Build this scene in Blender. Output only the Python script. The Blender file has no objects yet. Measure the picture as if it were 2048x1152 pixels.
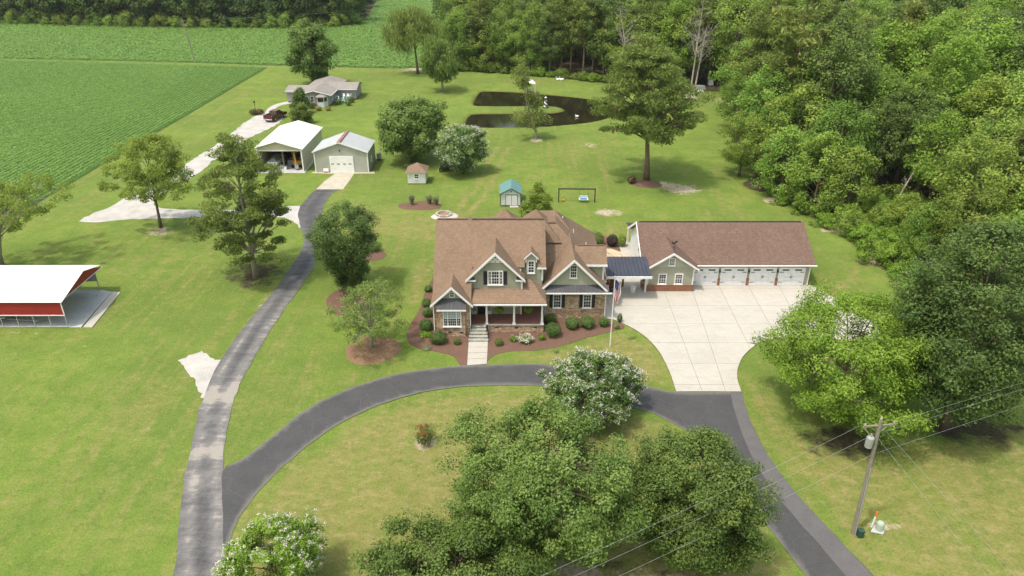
import bpy, bmesh, math, random
import numpy as np
from mathutils import Vector, Matrix
from mathutils.geometry import tessellate_polygon

# ------------------------------------------------------------------ camera, sky, sun, exposure
sc = bpy.context.scene
col = sc.collection
CAMH, PITCH, FPX = 35.7, math.radians(27.0), 1430.0      # metres, down tilt, focal length in photo pixels (2048 wide)
cam_d = bpy.data.cameras.new('camera'); cam = bpy.data.objects.new('camera', cam_d); col.objects.link(cam)
cam.location = (0, 0, CAMH); cam.rotation_euler = (math.radians(90) - PITCH, 0, 0)
cam_d.sensor_width = 36; cam_d.lens = 36 * FPX / 2048; cam_d.clip_end = 6000; cam_d.clip_start = 0.5
sc.camera = cam
SUN_EL, SUN_AZ = math.radians(66), math.radians(-126)     # azimuth from +Y towards +X: the sun stands behind the camera to the left
world = bpy.data.worlds.new('World'); sc.world = world; world.use_nodes = True
wn = world.node_tree.nodes; wl = world.node_tree.links
sky = wn.new('ShaderNodeTexSky'); sky.sky_type = 'NISHITA'; sky.sun_disc = False
sky.sun_elevation = SUN_EL; sky.sun_rotation = SUN_AZ; sky.air_density = 2.5; sky.dust_density = 5.0; sky.ozone_density = 1.0
bg = wn['Background']; bg.inputs['Strength'].default_value = 0.15
wl.new(sky.outputs[0], bg.inputs['Color'])
sun_d = bpy.data.lights.new('sun', 'SUN'); sun = bpy.data.objects.new('sun', sun_d); col.objects.link(sun)
sun_d.energy = 2.0; sun_d.angle = math.radians(2.0); sun_d.color = (1.0, 0.975, 0.935)
sdir = Vector((math.sin(SUN_AZ) * math.cos(SUN_EL), math.cos(SUN_AZ) * math.cos(SUN_EL), math.sin(SUN_EL)))
sun.rotation_euler = (-sdir).to_track_quat('-Z', 'Y').to_euler(); sun.location = sdir * 200
sc.view_settings.view_transform = 'Standard'; sc.view_settings.look = 'None'
sc.view_settings.exposure = 0.57; sc.view_settings.gamma = 1
sc.render.engine = 'CYCLES'
sc.cycles.max_bounces = 6; sc.cycles.diffuse_bounces = 3; sc.cycles.glossy_bounces = 2; sc.cycles.transmission_bounces = 3
sc.cycles.transparent_max_bounces = 4; sc.cycles.caustics_reflective = False; sc.cycles.caustics_refractive = False

CT, ST = math.cos(PITCH), math.sin(PITCH)
def g(px, py, z=0.0):
    "ground (or height z) point under a photo pixel, so that surveyed outlines can be written down from the picture"
    u, v = (px - 1024) / FPX, (576 - py) / FPX
    d = (u, CT + v * ST, -ST + v * CT); t = (z - CAMH) / d[2]
    return (t * d[0], t * d[1])
def zat(px, py, Y):
    u, v = (px - 1024) / FPX, (576 - py) / FPX
    d = (u, CT + v * ST, -ST + v * CT); t = Y / d[1]
    return (t * d[0], CAMH + t * d[2])

# ------------------------------------------------------------------ materials
MATS = {}
class NT:
    def __init__(s, name, rough=0.8, spec=0.3):
        s.m = bpy.data.materials.new(name); s.m.use_nodes = True
        s.n = s.m.node_tree.nodes; s.l = s.m.node_tree.links
        s.b = s.n['Principled BSDF']; s.b.inputs['Roughness'].default_value = rough
        s.b.inputs['Specular IOR Level'].default_value = spec
        s.out = s.n['Material Output']
        s.tc = s.n.new('ShaderNodeTexCoord'); s.geo = None
        MATS[name] = s.m
    def pos(s):
        if s.geo is None: s.geo = s.n.new('ShaderNodeNewGeometry')
        return s.geo.outputs['Position']
    def mapping(s, src, scale=(1, 1, 1), rot=(0, 0, 0)):
        k = s.n.new('ShaderNodeMapping'); k.inputs['Scale'].default_value = scale; k.inputs['Rotation'].default_value = rot
        s.l.new(src, k.inputs['Vector']); return k.outputs[0]
    def noise(s, scale, detail=4, rough=0.6, src=None, dist=0.0):
        k = s.n.new('ShaderNodeTexNoise'); k.inputs['Scale'].default_value = scale; k.inputs['Detail'].default_value = detail
        k.inputs['Roughness'].default_value = rough; k.inputs['Distortion'].default_value = dist
        s.l.new(src if src is not None else s.pos(), k.inputs['Vector']); return k.outputs['Fac']
    def ramp(s, src, stops):
        k = s.n.new('ShaderNodeValToRGB'); e = k.color_ramp.elements
        while len(e) < len(stops): e.new(0.5)
        for i, (p, c) in enumerate(stops):
            e[i].position = p; e[i].color = (c[0], c[1], c[2], 1) if not isinstance(c, (int, float)) else (c, c, c, 1)
        s.l.new(src, k.inputs[0]); return k.outputs[0]
    def mix(s, fac, a, b, mode='MIX'):
        k = s.n.new('ShaderNodeMix'); k.data_type = 'RGBA'; k.blend_type = mode
        for inp, v in ((k.inputs['Factor'], fac), (k.inputs['A'], a), (k.inputs['B'], b)):
            if hasattr(v, 'is_linked') or hasattr(v, 'links'): s.l.new(v, inp)
            elif isinstance(v, (int, float)): inp.default_value = v
            else: inp.default_value = (v[0], v[1], v[2], 1)
        return k.outputs['Result']
    def math(s, op, a, b=0.0):
        k = s.n.new('ShaderNodeMath'); k.operation = op
        for i, v in ((0, a), (1, b)):
            if hasattr(v, 'links'): s.l.new(v, k.inputs[i])
            else: k.inputs[i].default_value = v
        return k.outputs[0]
    def attr(s, name):
        k = s.n.new('ShaderNodeAttribute'); k.attribute_name = name; return k.outputs['Fac']
    def color(s, c):
        if hasattr(c, 'links'): s.l.new(c, s.b.inputs['Base Color'])
        else: s.b.inputs['Base Color'].default_value = (c[0], c[1], c[2], 1)
        return s
    def bump(s, h, strength=0.4, dist=0.05):
        k = s.n.new('ShaderNodeBump'); k.inputs['Strength'].default_value = strength; k.inputs['Distance'].default_value = dist
        s.l.new(h, k.inputs['Height']); s.l.new(k.outputs[0], s.b.inputs['Normal']); return s

def noisy(name, c, var=0.25, scale=3.0, rough=0.8, spec=0.3, fine=None, bump=0.0, metallic=0.0):
    t = NT(name, rough, spec)
    lo = tuple(x * (1 - var) for x in c); hi = tuple(min(1, x * (1 + var)) for x in c)
    colr = t.ramp(t.noise(scale, 5, 0.65), [(0.3, lo), (0.7, hi)])
    if fine: colr = t.mix(0.5, colr, t.ramp(t.noise(fine, 3, 0.7), [(0.3, lo), (0.7, hi)]))
    t.color(colr); t.b.inputs['Metallic'].default_value = metallic
    if bump: t.bump(t.noise(fine or scale * 6, 3), bump, 0.03)
    return t.m

# lawn: painted fields (dry, dirt, litter, bank) broken up by noise
t = NT('lawn', 0.95, 0.1)
big = t.noise(0.05, 5, 0.62); mid = t.noise(0.30, 6, 0.68); patch = t.noise(0.95, 6, 0.72); fin = t.noise(2.6, 6, 0.75); blade = t.noise(8.0, 4, 0.8)
stroke = t.noise(1.0, 6, 0.72, t.mapping(t.pos(), (0.75, 1.4, 1), (0, 0, 0.5)))
swath = t.noise(1.0, 4, 0.6, t.mapping(t.pos(), (1.15, 0.05, 1), (0, 0, 0.05)))
green = t.ramp(mid, [(0.36, (0.098, 0.178, 0.024)), (0.50, (0.140, 0.222, 0.032)), (0.64, (0.188, 0.248, 0.044))])
lush = t.ramp(fin, [(0.36, (0.070, 0.128, 0.022)), (0.64, (0.125, 0.190, 0.034))])
green = t.mix(t.ramp(big, [(0.42, 0.0), (0.58, 0.75)]), green, lush)
dryc = t.ramp(stroke, [(0.36, (0.170, 0.172, 0.048)), (0.50, (0.220, 0.203, 0.068)), (0.64, (0.310, 0.255, 0.112))])
vary = t.math('ADD', t.math('MULTIPLY', stroke, 0.35), t.math('ADD', t.math('MULTIPLY', mid, 0.35), t.math('MULTIPLY', patch, 0.3)))
dfac = t.math('ADD', t.attr('dry'), t.math('MULTIPLY', t.math('SUBTRACT', vary, 0.5), 2.4))
dfac = t.math('ADD', dfac, t.math('MULTIPLY', t.math('SUBTRACT', swath, 0.5), 1.7))
c = t.mix(t.ramp(dfac, [(0.05, 0.0), (0.75, 1.0)]), green, dryc)
c = t.mix(t.ramp(patch, [(0.36, 0.55), (0.47, 0.0)]), c, (0.085, 0.130, 0.024))
c = t.mix(t.ramp(t.noise(1.7, 6, 0.8), [(0.56, 0.0), (0.70, 0.55)]), c, (0.30, 0.245, 0.11))
c = t.mix(0.30, c, t.ramp(blade, [(0.34, (0.045, 0.070, 0.012)), (0.66, (0.290, 0.310, 0.085))]))
c = t.mix(t.ramp(t.noise(4.5, 5, 0.8), [(0.34, 0.5), (0.46, 0.0)]), c, (0.060, 0.090, 0.018))
dirt = t.ramp(fin, [(0.35, (0.27, 0.205, 0.14)), (0.65, (0.54, 0.46, 0.35))])
ff = t.math('ADD', t.attr('dirt'), t.math('MULTIPLY', t.math('SUBTRACT', t.noise(1.1, 6, 0.75), 0.55), 2.6))
c = t.mix(t.ramp(ff, [(0.40, 0.0), (0.80, 0.9)]), c, dirt)
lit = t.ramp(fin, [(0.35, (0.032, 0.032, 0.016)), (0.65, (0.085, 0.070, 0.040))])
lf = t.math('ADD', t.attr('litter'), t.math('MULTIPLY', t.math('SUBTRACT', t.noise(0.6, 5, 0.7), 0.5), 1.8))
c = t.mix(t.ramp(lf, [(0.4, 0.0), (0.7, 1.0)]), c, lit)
sand = t.attr('bank'); c = t.mix(sand, c, (0.10, 0.055, 0.025))
t.color(c); t.bump(t.mix(0.5, fin, blade), 0.9, 0.12)

t = NT('asphalt_new', 0.85, 0.25)
c = t.ramp(t.noise(0.5, 6, 0.7), [(0.3, (0.046, 0.046, 0.048)), (0.7, (0.078, 0.077, 0.078))])
c = t.mix(0.4, c, t.ramp(t.noise(14, 3, 0.8), [(0.3, (0.03, 0.03, 0.031)), (0.7, (0.12, 0.118, 0.116))]))
v = t.n.new('ShaderNodeTexVoronoi'); v.feature = 'DISTANCE_TO_EDGE'; v.inputs['Scale'].default_value = 0.28
t.l.new(t.mix(0.12, t.pos(), t.noise(0.8, 4)), v.inputs['Vector'])
c = t.mix(t.ramp(v.outputs['Distance'], [(0.0, 0.25), (0.006, 0.0)]), c, (0.16, 0.16, 0.155))
c = t.mix(t.ramp(t.attr('edge'), [(0.15, 0.0), (1.0, 0.55)]), c, (0.24, 0.22, 0.18))
t.color(c); t.bump(t.noise(30, 2), 0.3, 0.01)
t = NT('asphalt_old', 0.9, 0.2)
w = t.attr('wear'); nn = t.noise(0.55, 6, 0.75); nf = t.noise(7, 5, 0.8)
wear = t.math('ADD', w, t.math('MULTIPLY', t.math('SUBTRACT', nn, 0.5), 0.8))
wear = t.math('ADD', wear, t.math('MULTIPLY', t.math('SUBTRACT', t.noise(1.0, 5, 0.7, t.mapping(t.pos(), (0.35, 1.5, 1), (0, 0, 0.45))), 0.55), 1.0))
c = t.ramp(wear, [(0.24, (0.046, 0.047, 0.051)), (0.52, (0.100, 0.098, 0.099)), (0.84, (0.195, 0.183, 0.174)), (1.0, (0.36, 0.325, 0.28))])
c = t.mix(0.3, c, t.ramp(nf, [(0.3, (0.04, 0.04, 0.04)), (0.7, (0.22, 0.21, 0.205))]))
t.color(c); t.bump(nf, 0.3, 0.02)
t = NT('asphalt_side', 0.9, 0.2)
c = t.ramp(t.noise(0.9, 6, 0.7), [(0.3, (0.090, 0.085, 0.088)), (0.7, (0.135, 0.125, 0.122))])
c = t.mix(0.3, c, t.ramp(t.noise(18, 3, 0.8), [(0.3, (0.06, 0.06, 0.06)), (0.7, (0.20, 0.19, 0.19))])); t.color(c)
t = NT('concrete', 0.85, 0.3)
c = t.ramp(t.noise(0.35, 6, 0.65), [(0.3, (0.39, 0.365, 0.315)), (0.7, (0.485, 0.455, 0.395))])
c = t.mix(0.35, c, t.ramp(t.noise(2.2, 6, 0.75), [(0.3, (0.33, 0.30, 0.25)), (0.7, (0.49, 0.455, 0.40))]))
c = t.mix(t.ramp(t.noise(1.0, 6, 0.8, t.mapping(t.pos(), (0.3, 1.0, 1))), [(0.52, 0.0), (0.72, 0.45)]), c, (0.30, 0.275, 0.23))
c = t.mix(t.ramp(t.noise(0.9, 5, 0.75), [(0.64, 0.0), (0.70, 0.5)]), c, (0.24, 0.22, 0.18))
t.color(c); t.bump(t.noise(25, 2), 0.15, 0.01)
noisy('concrete_grey', (0.44, 0.435, 0.425), 0.2, 0.5, 0.85, 0.3, fine=3)
noisy('concrete_stained', (0.42, 0.38, 0.30), 0.28, 0.7, 0.85, 0.3, fine=4)
noisy('gap', (0.17, 0.15, 0.115), 0.3, 4, 0.95, 0.1)
noisy('gravel', (0.42, 0.395, 0.365), 0.32, 0.5, 0.95, 0.1, fine=9, bump=0.5)
t = NT('mulch', 0.95, 0.1)
c = t.ramp(t.noise(0.5, 5, 0.7), [(0.3, (0.110, 0.062, 0.044)), (0.7, (0.170, 0.100, 0.072))])
c = t.mix(0.55, c, t.ramp(t.noise(7, 5, 0.85, t.mapping(t.pos(), (1, 2.4, 1), (0, 0, 0.6))), [(0.3, (0.045, 0.025, 0.018)), (0.7, (0.28, 0.17, 0.125))]))
t.color(c); t.bump(t.noise(9, 4, 0.8), 0.8, 0.06)
t = NT('straw', 0.95, 0.1)
c = t.ramp(t.noise(6, 5, 0.85, t.mapping(t.pos(), (1, 2.4, 1), (0, 0, 0.6))), [(0.25, (0.10, 0.055, 0.030)), (0.5, (0.22, 0.135, 0.080)), (0.75, (0.40, 0.27, 0.17))])
t.color(c); t.bump(t.noise(9, 4, 0.8), 0.8, 0.06)
t = NT('water', 0.06, 0.5)
t.color(t.ramp(t.noise(0.08, 4), [(0.3, (0.012, 0.010, 0.006)), (0.7, (0.022, 0.017, 0.009))]))
t.b.inputs['IOR'].default_value = 1.33
t.bump(t.noise(2.5, 3, 0.6, t.mapping(t.pos(), (0.5, 1, 1))), 0.05, 0.05)

def shingle(name, a, b, streak):
    t = NT(name, 0.95, 0.1)
    sep = t.n.new('ShaderNodeSeparateXYZ'); t.l.new(t.pos(), sep.inputs[0])
    band = t.math('FRACT', t.math('MULTIPLY', sep.outputs['Z'], 9.5))
    row = t.math('FLOOR', t.math('MULTIPLY', sep.outputs['Z'], 9.5))
    cmb = t.n.new('ShaderNodeCombineXYZ')
    t.l.new(t.math('ADD', t.math('MULTIPLY', sep.outputs['X'], 5.5), t.math('MULTIPLY', row, 0.37)), cmb.inputs[0])
    t.l.new(t.math('MULTIPLY', sep.outputs['Y'], 5.5), cmb.inputs[1]); t.l.new(t.math('MULTIPLY', row, 1.0), cmb.inputs[2])
    wn_ = t.n.new('ShaderNodeTexWhiteNoise'); fl = t.n.new('ShaderNodeVectorMath'); fl.operation = 'FLOOR'
    t.l.new(cmb.outputs[0], fl.inputs[0]); t.l.new(fl.outputs[0], wn_.inputs['Vector'])
    c = t.ramp(wn_.outputs['Value'], [(0.0, tuple(x * 0.86 for x in a)), (0.5, a), (1.0, b)])
    c = t.mix(0.30, c, t.ramp(t.noise(0.45, 5, 0.7), [(0.35, tuple(x * 0.8 for x in a)), (0.65, b)]))
    c = t.mix(t.ramp(t.noise(1.0, 5, 0.65, t.mapping(t.pos(), (0.9, 0.14, 0.14))), [(0.52, 0.0), (0.75, 0.5)]), c, streak)
    c = t.mix(t.ramp(band, [(0.0, 0.55), (0.22, 0.0)]), c, tuple(x * 0.4 for x in a))
    t.color(c); t.bump(band, 0.5, 0.02); return t.m
shingle('roof_tan', (0.222, 0.152, 0.104), (0.262, 0.182, 0.128), (0.155, 0.112, 0.08))
shingle('roof_brown', (0.160, 0.104, 0.080), (0.198, 0.132, 0.104), (0.12, 0.083, 0.064))
shingle('roof_grey', (0.26, 0.235, 0.21), (0.33, 0.30, 0.27), (0.19, 0.17, 0.15))

def siding(name, a, pitch=5.5, var=0.08):
    t = NT(name, 0.7, 0.3)
    sep = t.n.new('ShaderNodeSeparateXYZ'); t.l.new(t.pos(), sep.inputs[0])
    band = t.math('FRACT', t.math('MULTIPLY', sep.outputs['Z'], pitch))
    c = t.ramp(t.noise(0.8, 4), [(0.3, tuple(x * (1 - var) for x in a)), (0.7, tuple(x * (1 + var) for x in a))])
    c = t.mix(t.ramp(band, [(0.0, 0.5), (0.10, 0.0)]), c, tuple(x * 0.45 for x in a))
    t.color(c); t.bump(band, 0.6, 0.03); return t.m
siding('sage', (0.345, 0.355, 0.275)); siding('sage_light', (0.40, 0.41, 0.325))
siding('vinyl_grey', (0.36, 0.35, 0.36)); siding('white_siding', (0.72, 0.73, 0.74), 6)

def ribbed(name, a, axis='X', pitch=2.5, depth=0.35, rough=0.5, metallic=0.0, var=0.08):
    t = NT(name, rough, 0.4)
    sep = t.n.new('ShaderNodeSeparateXYZ'); t.l.new(t.pos(), sep.inputs[0])
    band = t.math('FRACT', t.math('MULTIPLY', t.math('ADD', sep.outputs[axis], 500.0), pitch))
    c = t.ramp(t.noise(0.6, 5, 0.7), [(0.3, tuple(x * (1 - var) for x in a)), (0.7, tuple(min(0.9, x * (1 + var)) for x in a))])
    c = t.mix(t.ramp(band, [(0.0, depth), (0.14, 0.0)]), c, tuple(x * 0.6 for x in a))
    t.color(c); t.b.inputs['Metallic'].default_value = metallic
    t.bump(t.ramp(band, [(0.0, 0.0), (0.08, 1.0), (0.18, 0.0)]), 0.6, 0.03); return t.m
ribbed('metal_sage_x', (0.39, 0.395, 0.345), 'X'); ribbed('metal_sage_y', (0.39, 0.395, 0.345), 'Y')
ribbed('metal_tan_x', (0.52, 0.48, 0.37), 'X'); ribbed('metal_tan_y', (0.52, 0.48, 0.37), 'Y')
ribbed('metal_roof_white', (0.72, 0.70, 0.64), 'Y', 1.1, 0.12); ribbed('metal_roof_grey', (0.40, 0.41, 0.42), 'Y', 1.1, 0.2)
ribbed('carport_white', (0.80, 0.79, 0.78), 'Z', 6.0, 0.05, 0.45, 0.0, 0.03)
ribbed('carport_red', (0.30, 0.022, 0.022), 'Z', 3.4, 0.55, 0.45)
ribbed('teal_metal', (0.115, 0.235, 0.225), 'Y', 3.0, 0.25)
noisy('seam_metal', (0.050, 0.054, 0.072), 0.15, 0.8, 0.55, 0.3)
noisy('porch_metal', (0.075, 0.073, 0.082), 0.18, 0.9, 0.6, 0.3)
noisy('white_paint', (0.78, 0.775, 0.76), 0.05, 1.5, 0.5, 0.4)
noisy('door_white', (0.74, 0.75, 0.77), 0.015, 0.8, 0.45, 0.4)
noisy('shutter_dark', (0.022, 0.022, 0.030), 0.2, 2, 0.5, 0.4)
noisy('black_metal', (0.02, 0.02, 0.021), 0.2, 3, 0.45, 0.5)
noisy('iron', (0.035, 0.033, 0.032), 0.2, 3, 0.5, 0.5)
noisy('galv', (0.42, 0.43, 0.44), 0.15, 2, 0.45, 0.5, metallic=0.3)
noisy('rust', (0.26, 0.15, 0.115), 0.65, 1.5, 0.9, 0.2, fine=5)
noisy('wood_pole', (0.25, 0.22, 0.185), 0.25, 2.5, 0.9, 0.2, fine=10)
noisy('brown_wood', (0.13, 0.055, 0.025), 0.25, 3, 0.7, 0.3)
noisy('deck_green', (0.06, 0.14, 0.10), 0.2, 2, 0.8, 0.3)
noisy('tan_cover', (0.40, 0.32, 0.2), 0.2, 2, 0.8, 0.3)
noisy('yellow_paint', (0.48, 0.26, 0.035), 0.3, 2, 0.5, 0.4)
noisy('grey_paint', (0.26, 0.265, 0.27), 0.2, 2, 0.6, 0.4)
noisy('rubber', (0.018, 0.018, 0.018), 0.2, 3, 0.9, 0.2)
noisy('interior_shade', (0.05, 0.045, 0.04), 0.3, 2, 0.9, 0.1)
noisy('boat_red', (0.35, 0.04, 0.03), 0.2, 2, 0.5, 0.4); noisy('orange', (0.75, 0.17, 0.03), 0.1, 2, 0.6, 0.3)
noisy('wire', (0.30, 0.30, 0.30), 0.15, 2, 0.6, 0.3); noisy('pale_green', (0.38, 0.45, 0.36), 0.08, 2, 0.6, 0.3); noisy('dark_green', (0.03, 0.075, 0.05), 0.15, 2, 0.6, 0.3)
noisy('sky_blue', (0.06, 0.19, 0.45), 0.1, 2, 0.6, 0.3); noisy('doormat', (0.30, 0.17, 0.045), 0.2, 6, 0.95, 0.1)
noisy('flagstone', (0.50, 0.40, 0.27), 0.3, 0.9, 0.9, 0.2, fine=6); noisy('bluestone', (0.34, 0.35, 0.31), 0.3, 1.5, 0.85, 0.3, fine=8)
noisy('flag_red', (0.45, 0.03, 0.05), 0.05, 2); noisy('flag_blue', (0.03, 0.045, 0.17), 0.05, 2); noisy('flag_white', (0.78, 0.77, 0.76), 0.04, 2)
noisy('bark', (0.155, 0.120, 0.090), 0.35, 2.5, 0.95, 0.1, fine=12, bump=0.6)
noisy('bark_pine', (0.200, 0.145, 0.110), 0.4, 2.0, 0.95, 0.1, fine=9, bump=0.8)
noisy('bark_grey', (0.30, 0.27, 0.23), 0.3, 2.5, 0.95, 0.1, fine=10)
noisy('dead_wood', (0.36, 0.32, 0.28), 0.2, 1.5, 0.9, 0.1)
noisy('bean_floor', (0.10, 0.18, 0.042), 0.3, 1.5, 0.95, 0.1, fine=8)
noisy('soil', (0.10, 0.075, 0.045), 0.3, 1, 0.95, 0.1, fine=6)
noisy('ceramic', (0.35, 0.30, 0.25), 0.3, 2, 0.5, 0.4)
t = NT('truck_red', 0.25, 0.5); t.color((0.085, 0.007, 0.009)); t.b.inputs['Coat Weight'].default_value = 0.25
t = NT('glass', 0.08, 0.6); t.color(t.ramp(t.noise(0.7, 3), [(0.3, (0.018, 0.020, 0.024)), (0.7, (0.055, 0.058, 0.062))]))
t = NT('blind', 0.5, 0.4); t.color((0.34, 0.40, 0.43))
t = NT('tail_red', 0.3, 0.5); t.color((0.4, 0.01, 0.01))
t = NT('stone', 0.9, 0.2)
def stone_nodes(t, cols, sx, sz):
    sep = t.n.new('ShaderNodeSeparateXYZ'); t.l.new(t.pos(), sep.inputs[0])
    cmb = t.n.new('ShaderNodeCombineXYZ')
    t.l.new(t.math('MULTIPLY', t.math('ADD', sep.outputs['X'], sep.outputs['Y']), sx), cmb.inputs[0])
    t.l.new(t.math('MULTIPLY', sep.outputs['Z'], sz), cmb.inputs[1])
    v = t.n.new('ShaderNodeTexVoronoi'); v.inputs['Scale'].default_value = 1.0; v.inputs['Randomness'].default_value = 0.85
    t.l.new(cmb.outputs[0], v.inputs['Vector'])
    e = t.n.new('ShaderNodeTexVoronoi'); e.feature = 'DISTANCE_TO_EDGE'; e.inputs['Scale'].default_value = 1.0; e.inputs['Randomness'].default_value = 0.85
    t.l.new(cmb.outputs[0], e.inputs['Vector'])
    sp = t.n.new('ShaderNodeSeparateColor'); t.l.new(v.outputs['Color'], sp.inputs[0])
    c = t.ramp(sp.outputs[0], cols)
    c = t.mix(0.3, c, t.ramp(t.noise(6, 4), [(0.3, cols[0][1]), (0.7, cols[-1][1])]))
    c = t.mix(t.ramp(e.outputs['Distance'], [(0.02, 0.7), (0.09, 0.0)]), c, (0.17, 0.125, 0.09))
    t.color(c); t.bump(t.ramp(e.outputs['Distance'], [(0.0, 0.0), (0.15, 1.0)]), 0.8, 0.04)
stone_nodes(t, [(0.0, (0.25, 0.145, 0.085)), (0.25, (0.44, 0.27, 0.155)), (0.5, (0.54, 0.38, 0.24)), (0.75, (0.62, 0.47, 0.32)), (1.0, (0.70, 0.58, 0.43))], 2.2, 6.5)
def brickmat(name, a, b, mort):
    t = NT(name, 0.9, 0.2)
    sep = t.n.new('ShaderNodeSeparateXYZ'); t.l.new(t.pos(), sep.inputs[0])
    cmb = t.n.new('ShaderNodeCombineXYZ'); t.l.new(t.math('ADD', sep.outputs['X'], sep.outputs['Y']), cmb.inputs[0])
    t.l.new(t.math('ADD', sep.outputs['Z'], t.math('MULTIPLY', sep.outputs['Y'], 0.0)), cmb.inputs[1])
    k = t.n.new('ShaderNodeTexBrick'); k.inputs['Scale'].default_value = 1.0; k.inputs['Brick Width'].default_value = 0.22; k.inputs['Row Height'].default_value = 0.075
    k.inputs['Mortar Size'].default_value = 0.008
    k.inputs['Color1'].default_value = (*a, 1); k.inputs['Color2'].default_value = (*b, 1); k.inputs['Mortar'].default_value = (*mort, 1)
    t.l.new(cmb.outputs[0], k.inputs['Vector']); t.color(t.mix(0.25, k.outputs[0], t.ramp(t.noise(3, 4), [(0.3, a), (0.7, b)]))); return t.m
brickmat('brick_red', (0.21, 0.075, 0.040), (0.30, 0.125, 0.070), (0.30, 0.24, 0.19))
t = NT('brick_floor', 0.85, 0.3)
k = t.n.new('ShaderNodeTexBrick'); k.inputs['Brick Width'].default_value = 0.22; k.inputs['Row Height'].default_value = 0.11; k.inputs['Scale'].default_value = 1; k.inputs['Mortar Size'].default_value = 0.008
k.inputs['Color1'].default_value = (0.20, 0.075, 0.055, 1); k.inputs['Color2'].default_value = (0.28, 0.115, 0.085, 1); k.inputs['Mortar'].default_value = (0.2, 0.15, 0.12, 1)
t.l.new(t.pos(), k.inputs['Vector']); t.color(k.outputs[0])
t = NT('spiral', 0.5, 0.4)
sep = t.n.new('ShaderNodeSeparateXYZ'); t.l.new(t.tc.outputs['Object'], sep.inputs[0])
ang = t.math('ARCTAN2', sep.outputs['Y'], sep.outputs['X'])
fr = t.math('FRACT', t.math('ADD', t.math('MULTIPLY', ang, 1 / math.pi), t.math('ADD', t.math('MULTIPLY', sep.outputs['Z'], 1.25), 40.0)))
t.color(t.ramp(t.math('GREATER_THAN', fr, 0.5), [(0.0, (0.02, 0.02, 0.02)), (1.0, (0.78, 0.78, 0.76))]))

def leafmat(name, dark, mid, light, trans=0.30, vary=0.25):
    hr = (.008, .494) if name in ('leaf_oak', 'leaf_dark', 'leaf_deep', 'leaf_bright', 'leaf_bush') else (.036, .478)
    t = NT(name, 0.55, 0.25)
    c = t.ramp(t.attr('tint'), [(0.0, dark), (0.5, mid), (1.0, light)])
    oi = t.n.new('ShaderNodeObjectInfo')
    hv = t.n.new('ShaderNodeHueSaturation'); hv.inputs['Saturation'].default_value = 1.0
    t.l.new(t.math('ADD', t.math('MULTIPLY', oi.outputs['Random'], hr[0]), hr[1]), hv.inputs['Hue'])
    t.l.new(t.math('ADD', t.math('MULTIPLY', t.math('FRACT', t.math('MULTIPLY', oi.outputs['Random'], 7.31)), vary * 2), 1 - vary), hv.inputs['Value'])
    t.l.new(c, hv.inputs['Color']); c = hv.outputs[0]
    t.color(c)
    tr = t.n.new('ShaderNodeBsdfTranslucent'); t.l.new(t.mix(0.5, c, light), tr.inputs['Color'])
    mx = t.n.new('ShaderNodeMixShader'); mx.inputs[0].default_value = trans
    t.l.new(t.b.outputs[0], mx.inputs[1]); t.l.new(tr.outputs[0], mx.inputs[2]); t.l.new(mx.outputs[0], t.out.inputs['Surface']); return t.m
leafmat('leaf_forest', (0.09, 0.16, 0.026), (0.18, 0.295, 0.044), (0.32, 0.43, 0.075), 0.42, 0.22)
leafmat('leaf_bright', (0.095, 0.175, 0.02), (0.18, 0.31, 0.034), (0.3, 0.43, 0.06), 0.42, 0.09)
leafmat('leaf_dark', (.050, .092, .020), (.102, .168, .033), (.190, .265, .056), .33, .07)
leafmat('leaf_deep', (.036, .070, .017), (.075, .128, .028), (.145, .210, .050), .30, .05)
leafmat('leaf_oak', (.058, .108, .021), (.128, .210, .040), (.255, .345, .088), .35, .05)
leafmat('leaf_yellow', (0.095, 0.165, 0.022), (0.18, 0.29, 0.04), (0.31, 0.405, 0.072), 0.42, 0.06)
leafmat('leaf_pine', (0.078, 0.122, 0.024), (0.16, 0.222, 0.045), (0.28, 0.34, 0.082), 0.32, 0.07)
leafmat('leaf_willow', (0.105, 0.16, 0.034), (0.2, 0.275, 0.06), (0.33, 0.395, 0.105), 0.4, 0.05)
leafmat('leaf_bush', (0.04, 0.09, 0.022), (0.09, 0.17, 0.036), (0.19, 0.28, 0.07), 0.28, 0.12)
leafmat('leaf_golden', (0.140, 0.150, 0.018), (0.280, 0.260, 0.030), (0.460, 0.380, 0.050), 0.3, 0.1)
leafmat('leaf_purple', (0.012, 0.008, 0.010), (0.025, 0.014, 0.018), (0.050, 0.028, 0.035), 0.15, 0.05)
leafmat('leaf_soy', (0.15, 0.26, 0.055), (0.205, 0.345, 0.075), (0.27, 0.425, 0.102), 0.35, 0.0)
leafmat('leaf_soy_far', (0.165, 0.27, 0.055), (0.205, 0.325, 0.068), (0.255, 0.38, 0.086), 0.35, 0.0)
leafmat('blossom_white', (.55, .49, .43), (.68, .63, .57), (.80, .77, .72), 0.25, 0.05)
leafmat('blossom_red', (0.300, 0.020, 0.030), (0.450, 0.040, 0.050), (0.600, 0.100, 0.100), 0.25, 0.0)
leafmat('pampas', (0.125, 0.175, 0.075), (0.250, 0.300, 0.150), (0.450, 0.475, 0.275), 0.3, 0.1)
leafmat('brush_brown', (0.050, 0.030, 0.018), (0.110, 0.070, 0.040), (0.200, 0.130, 0.080), 0.1, 0.1)
leafmat('twig_pale', (0.300, 0.260, 0.200), (0.400, 0.350, 0.280), (0.500, 0.450, 0.360), 0.1, 0.05)

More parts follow.
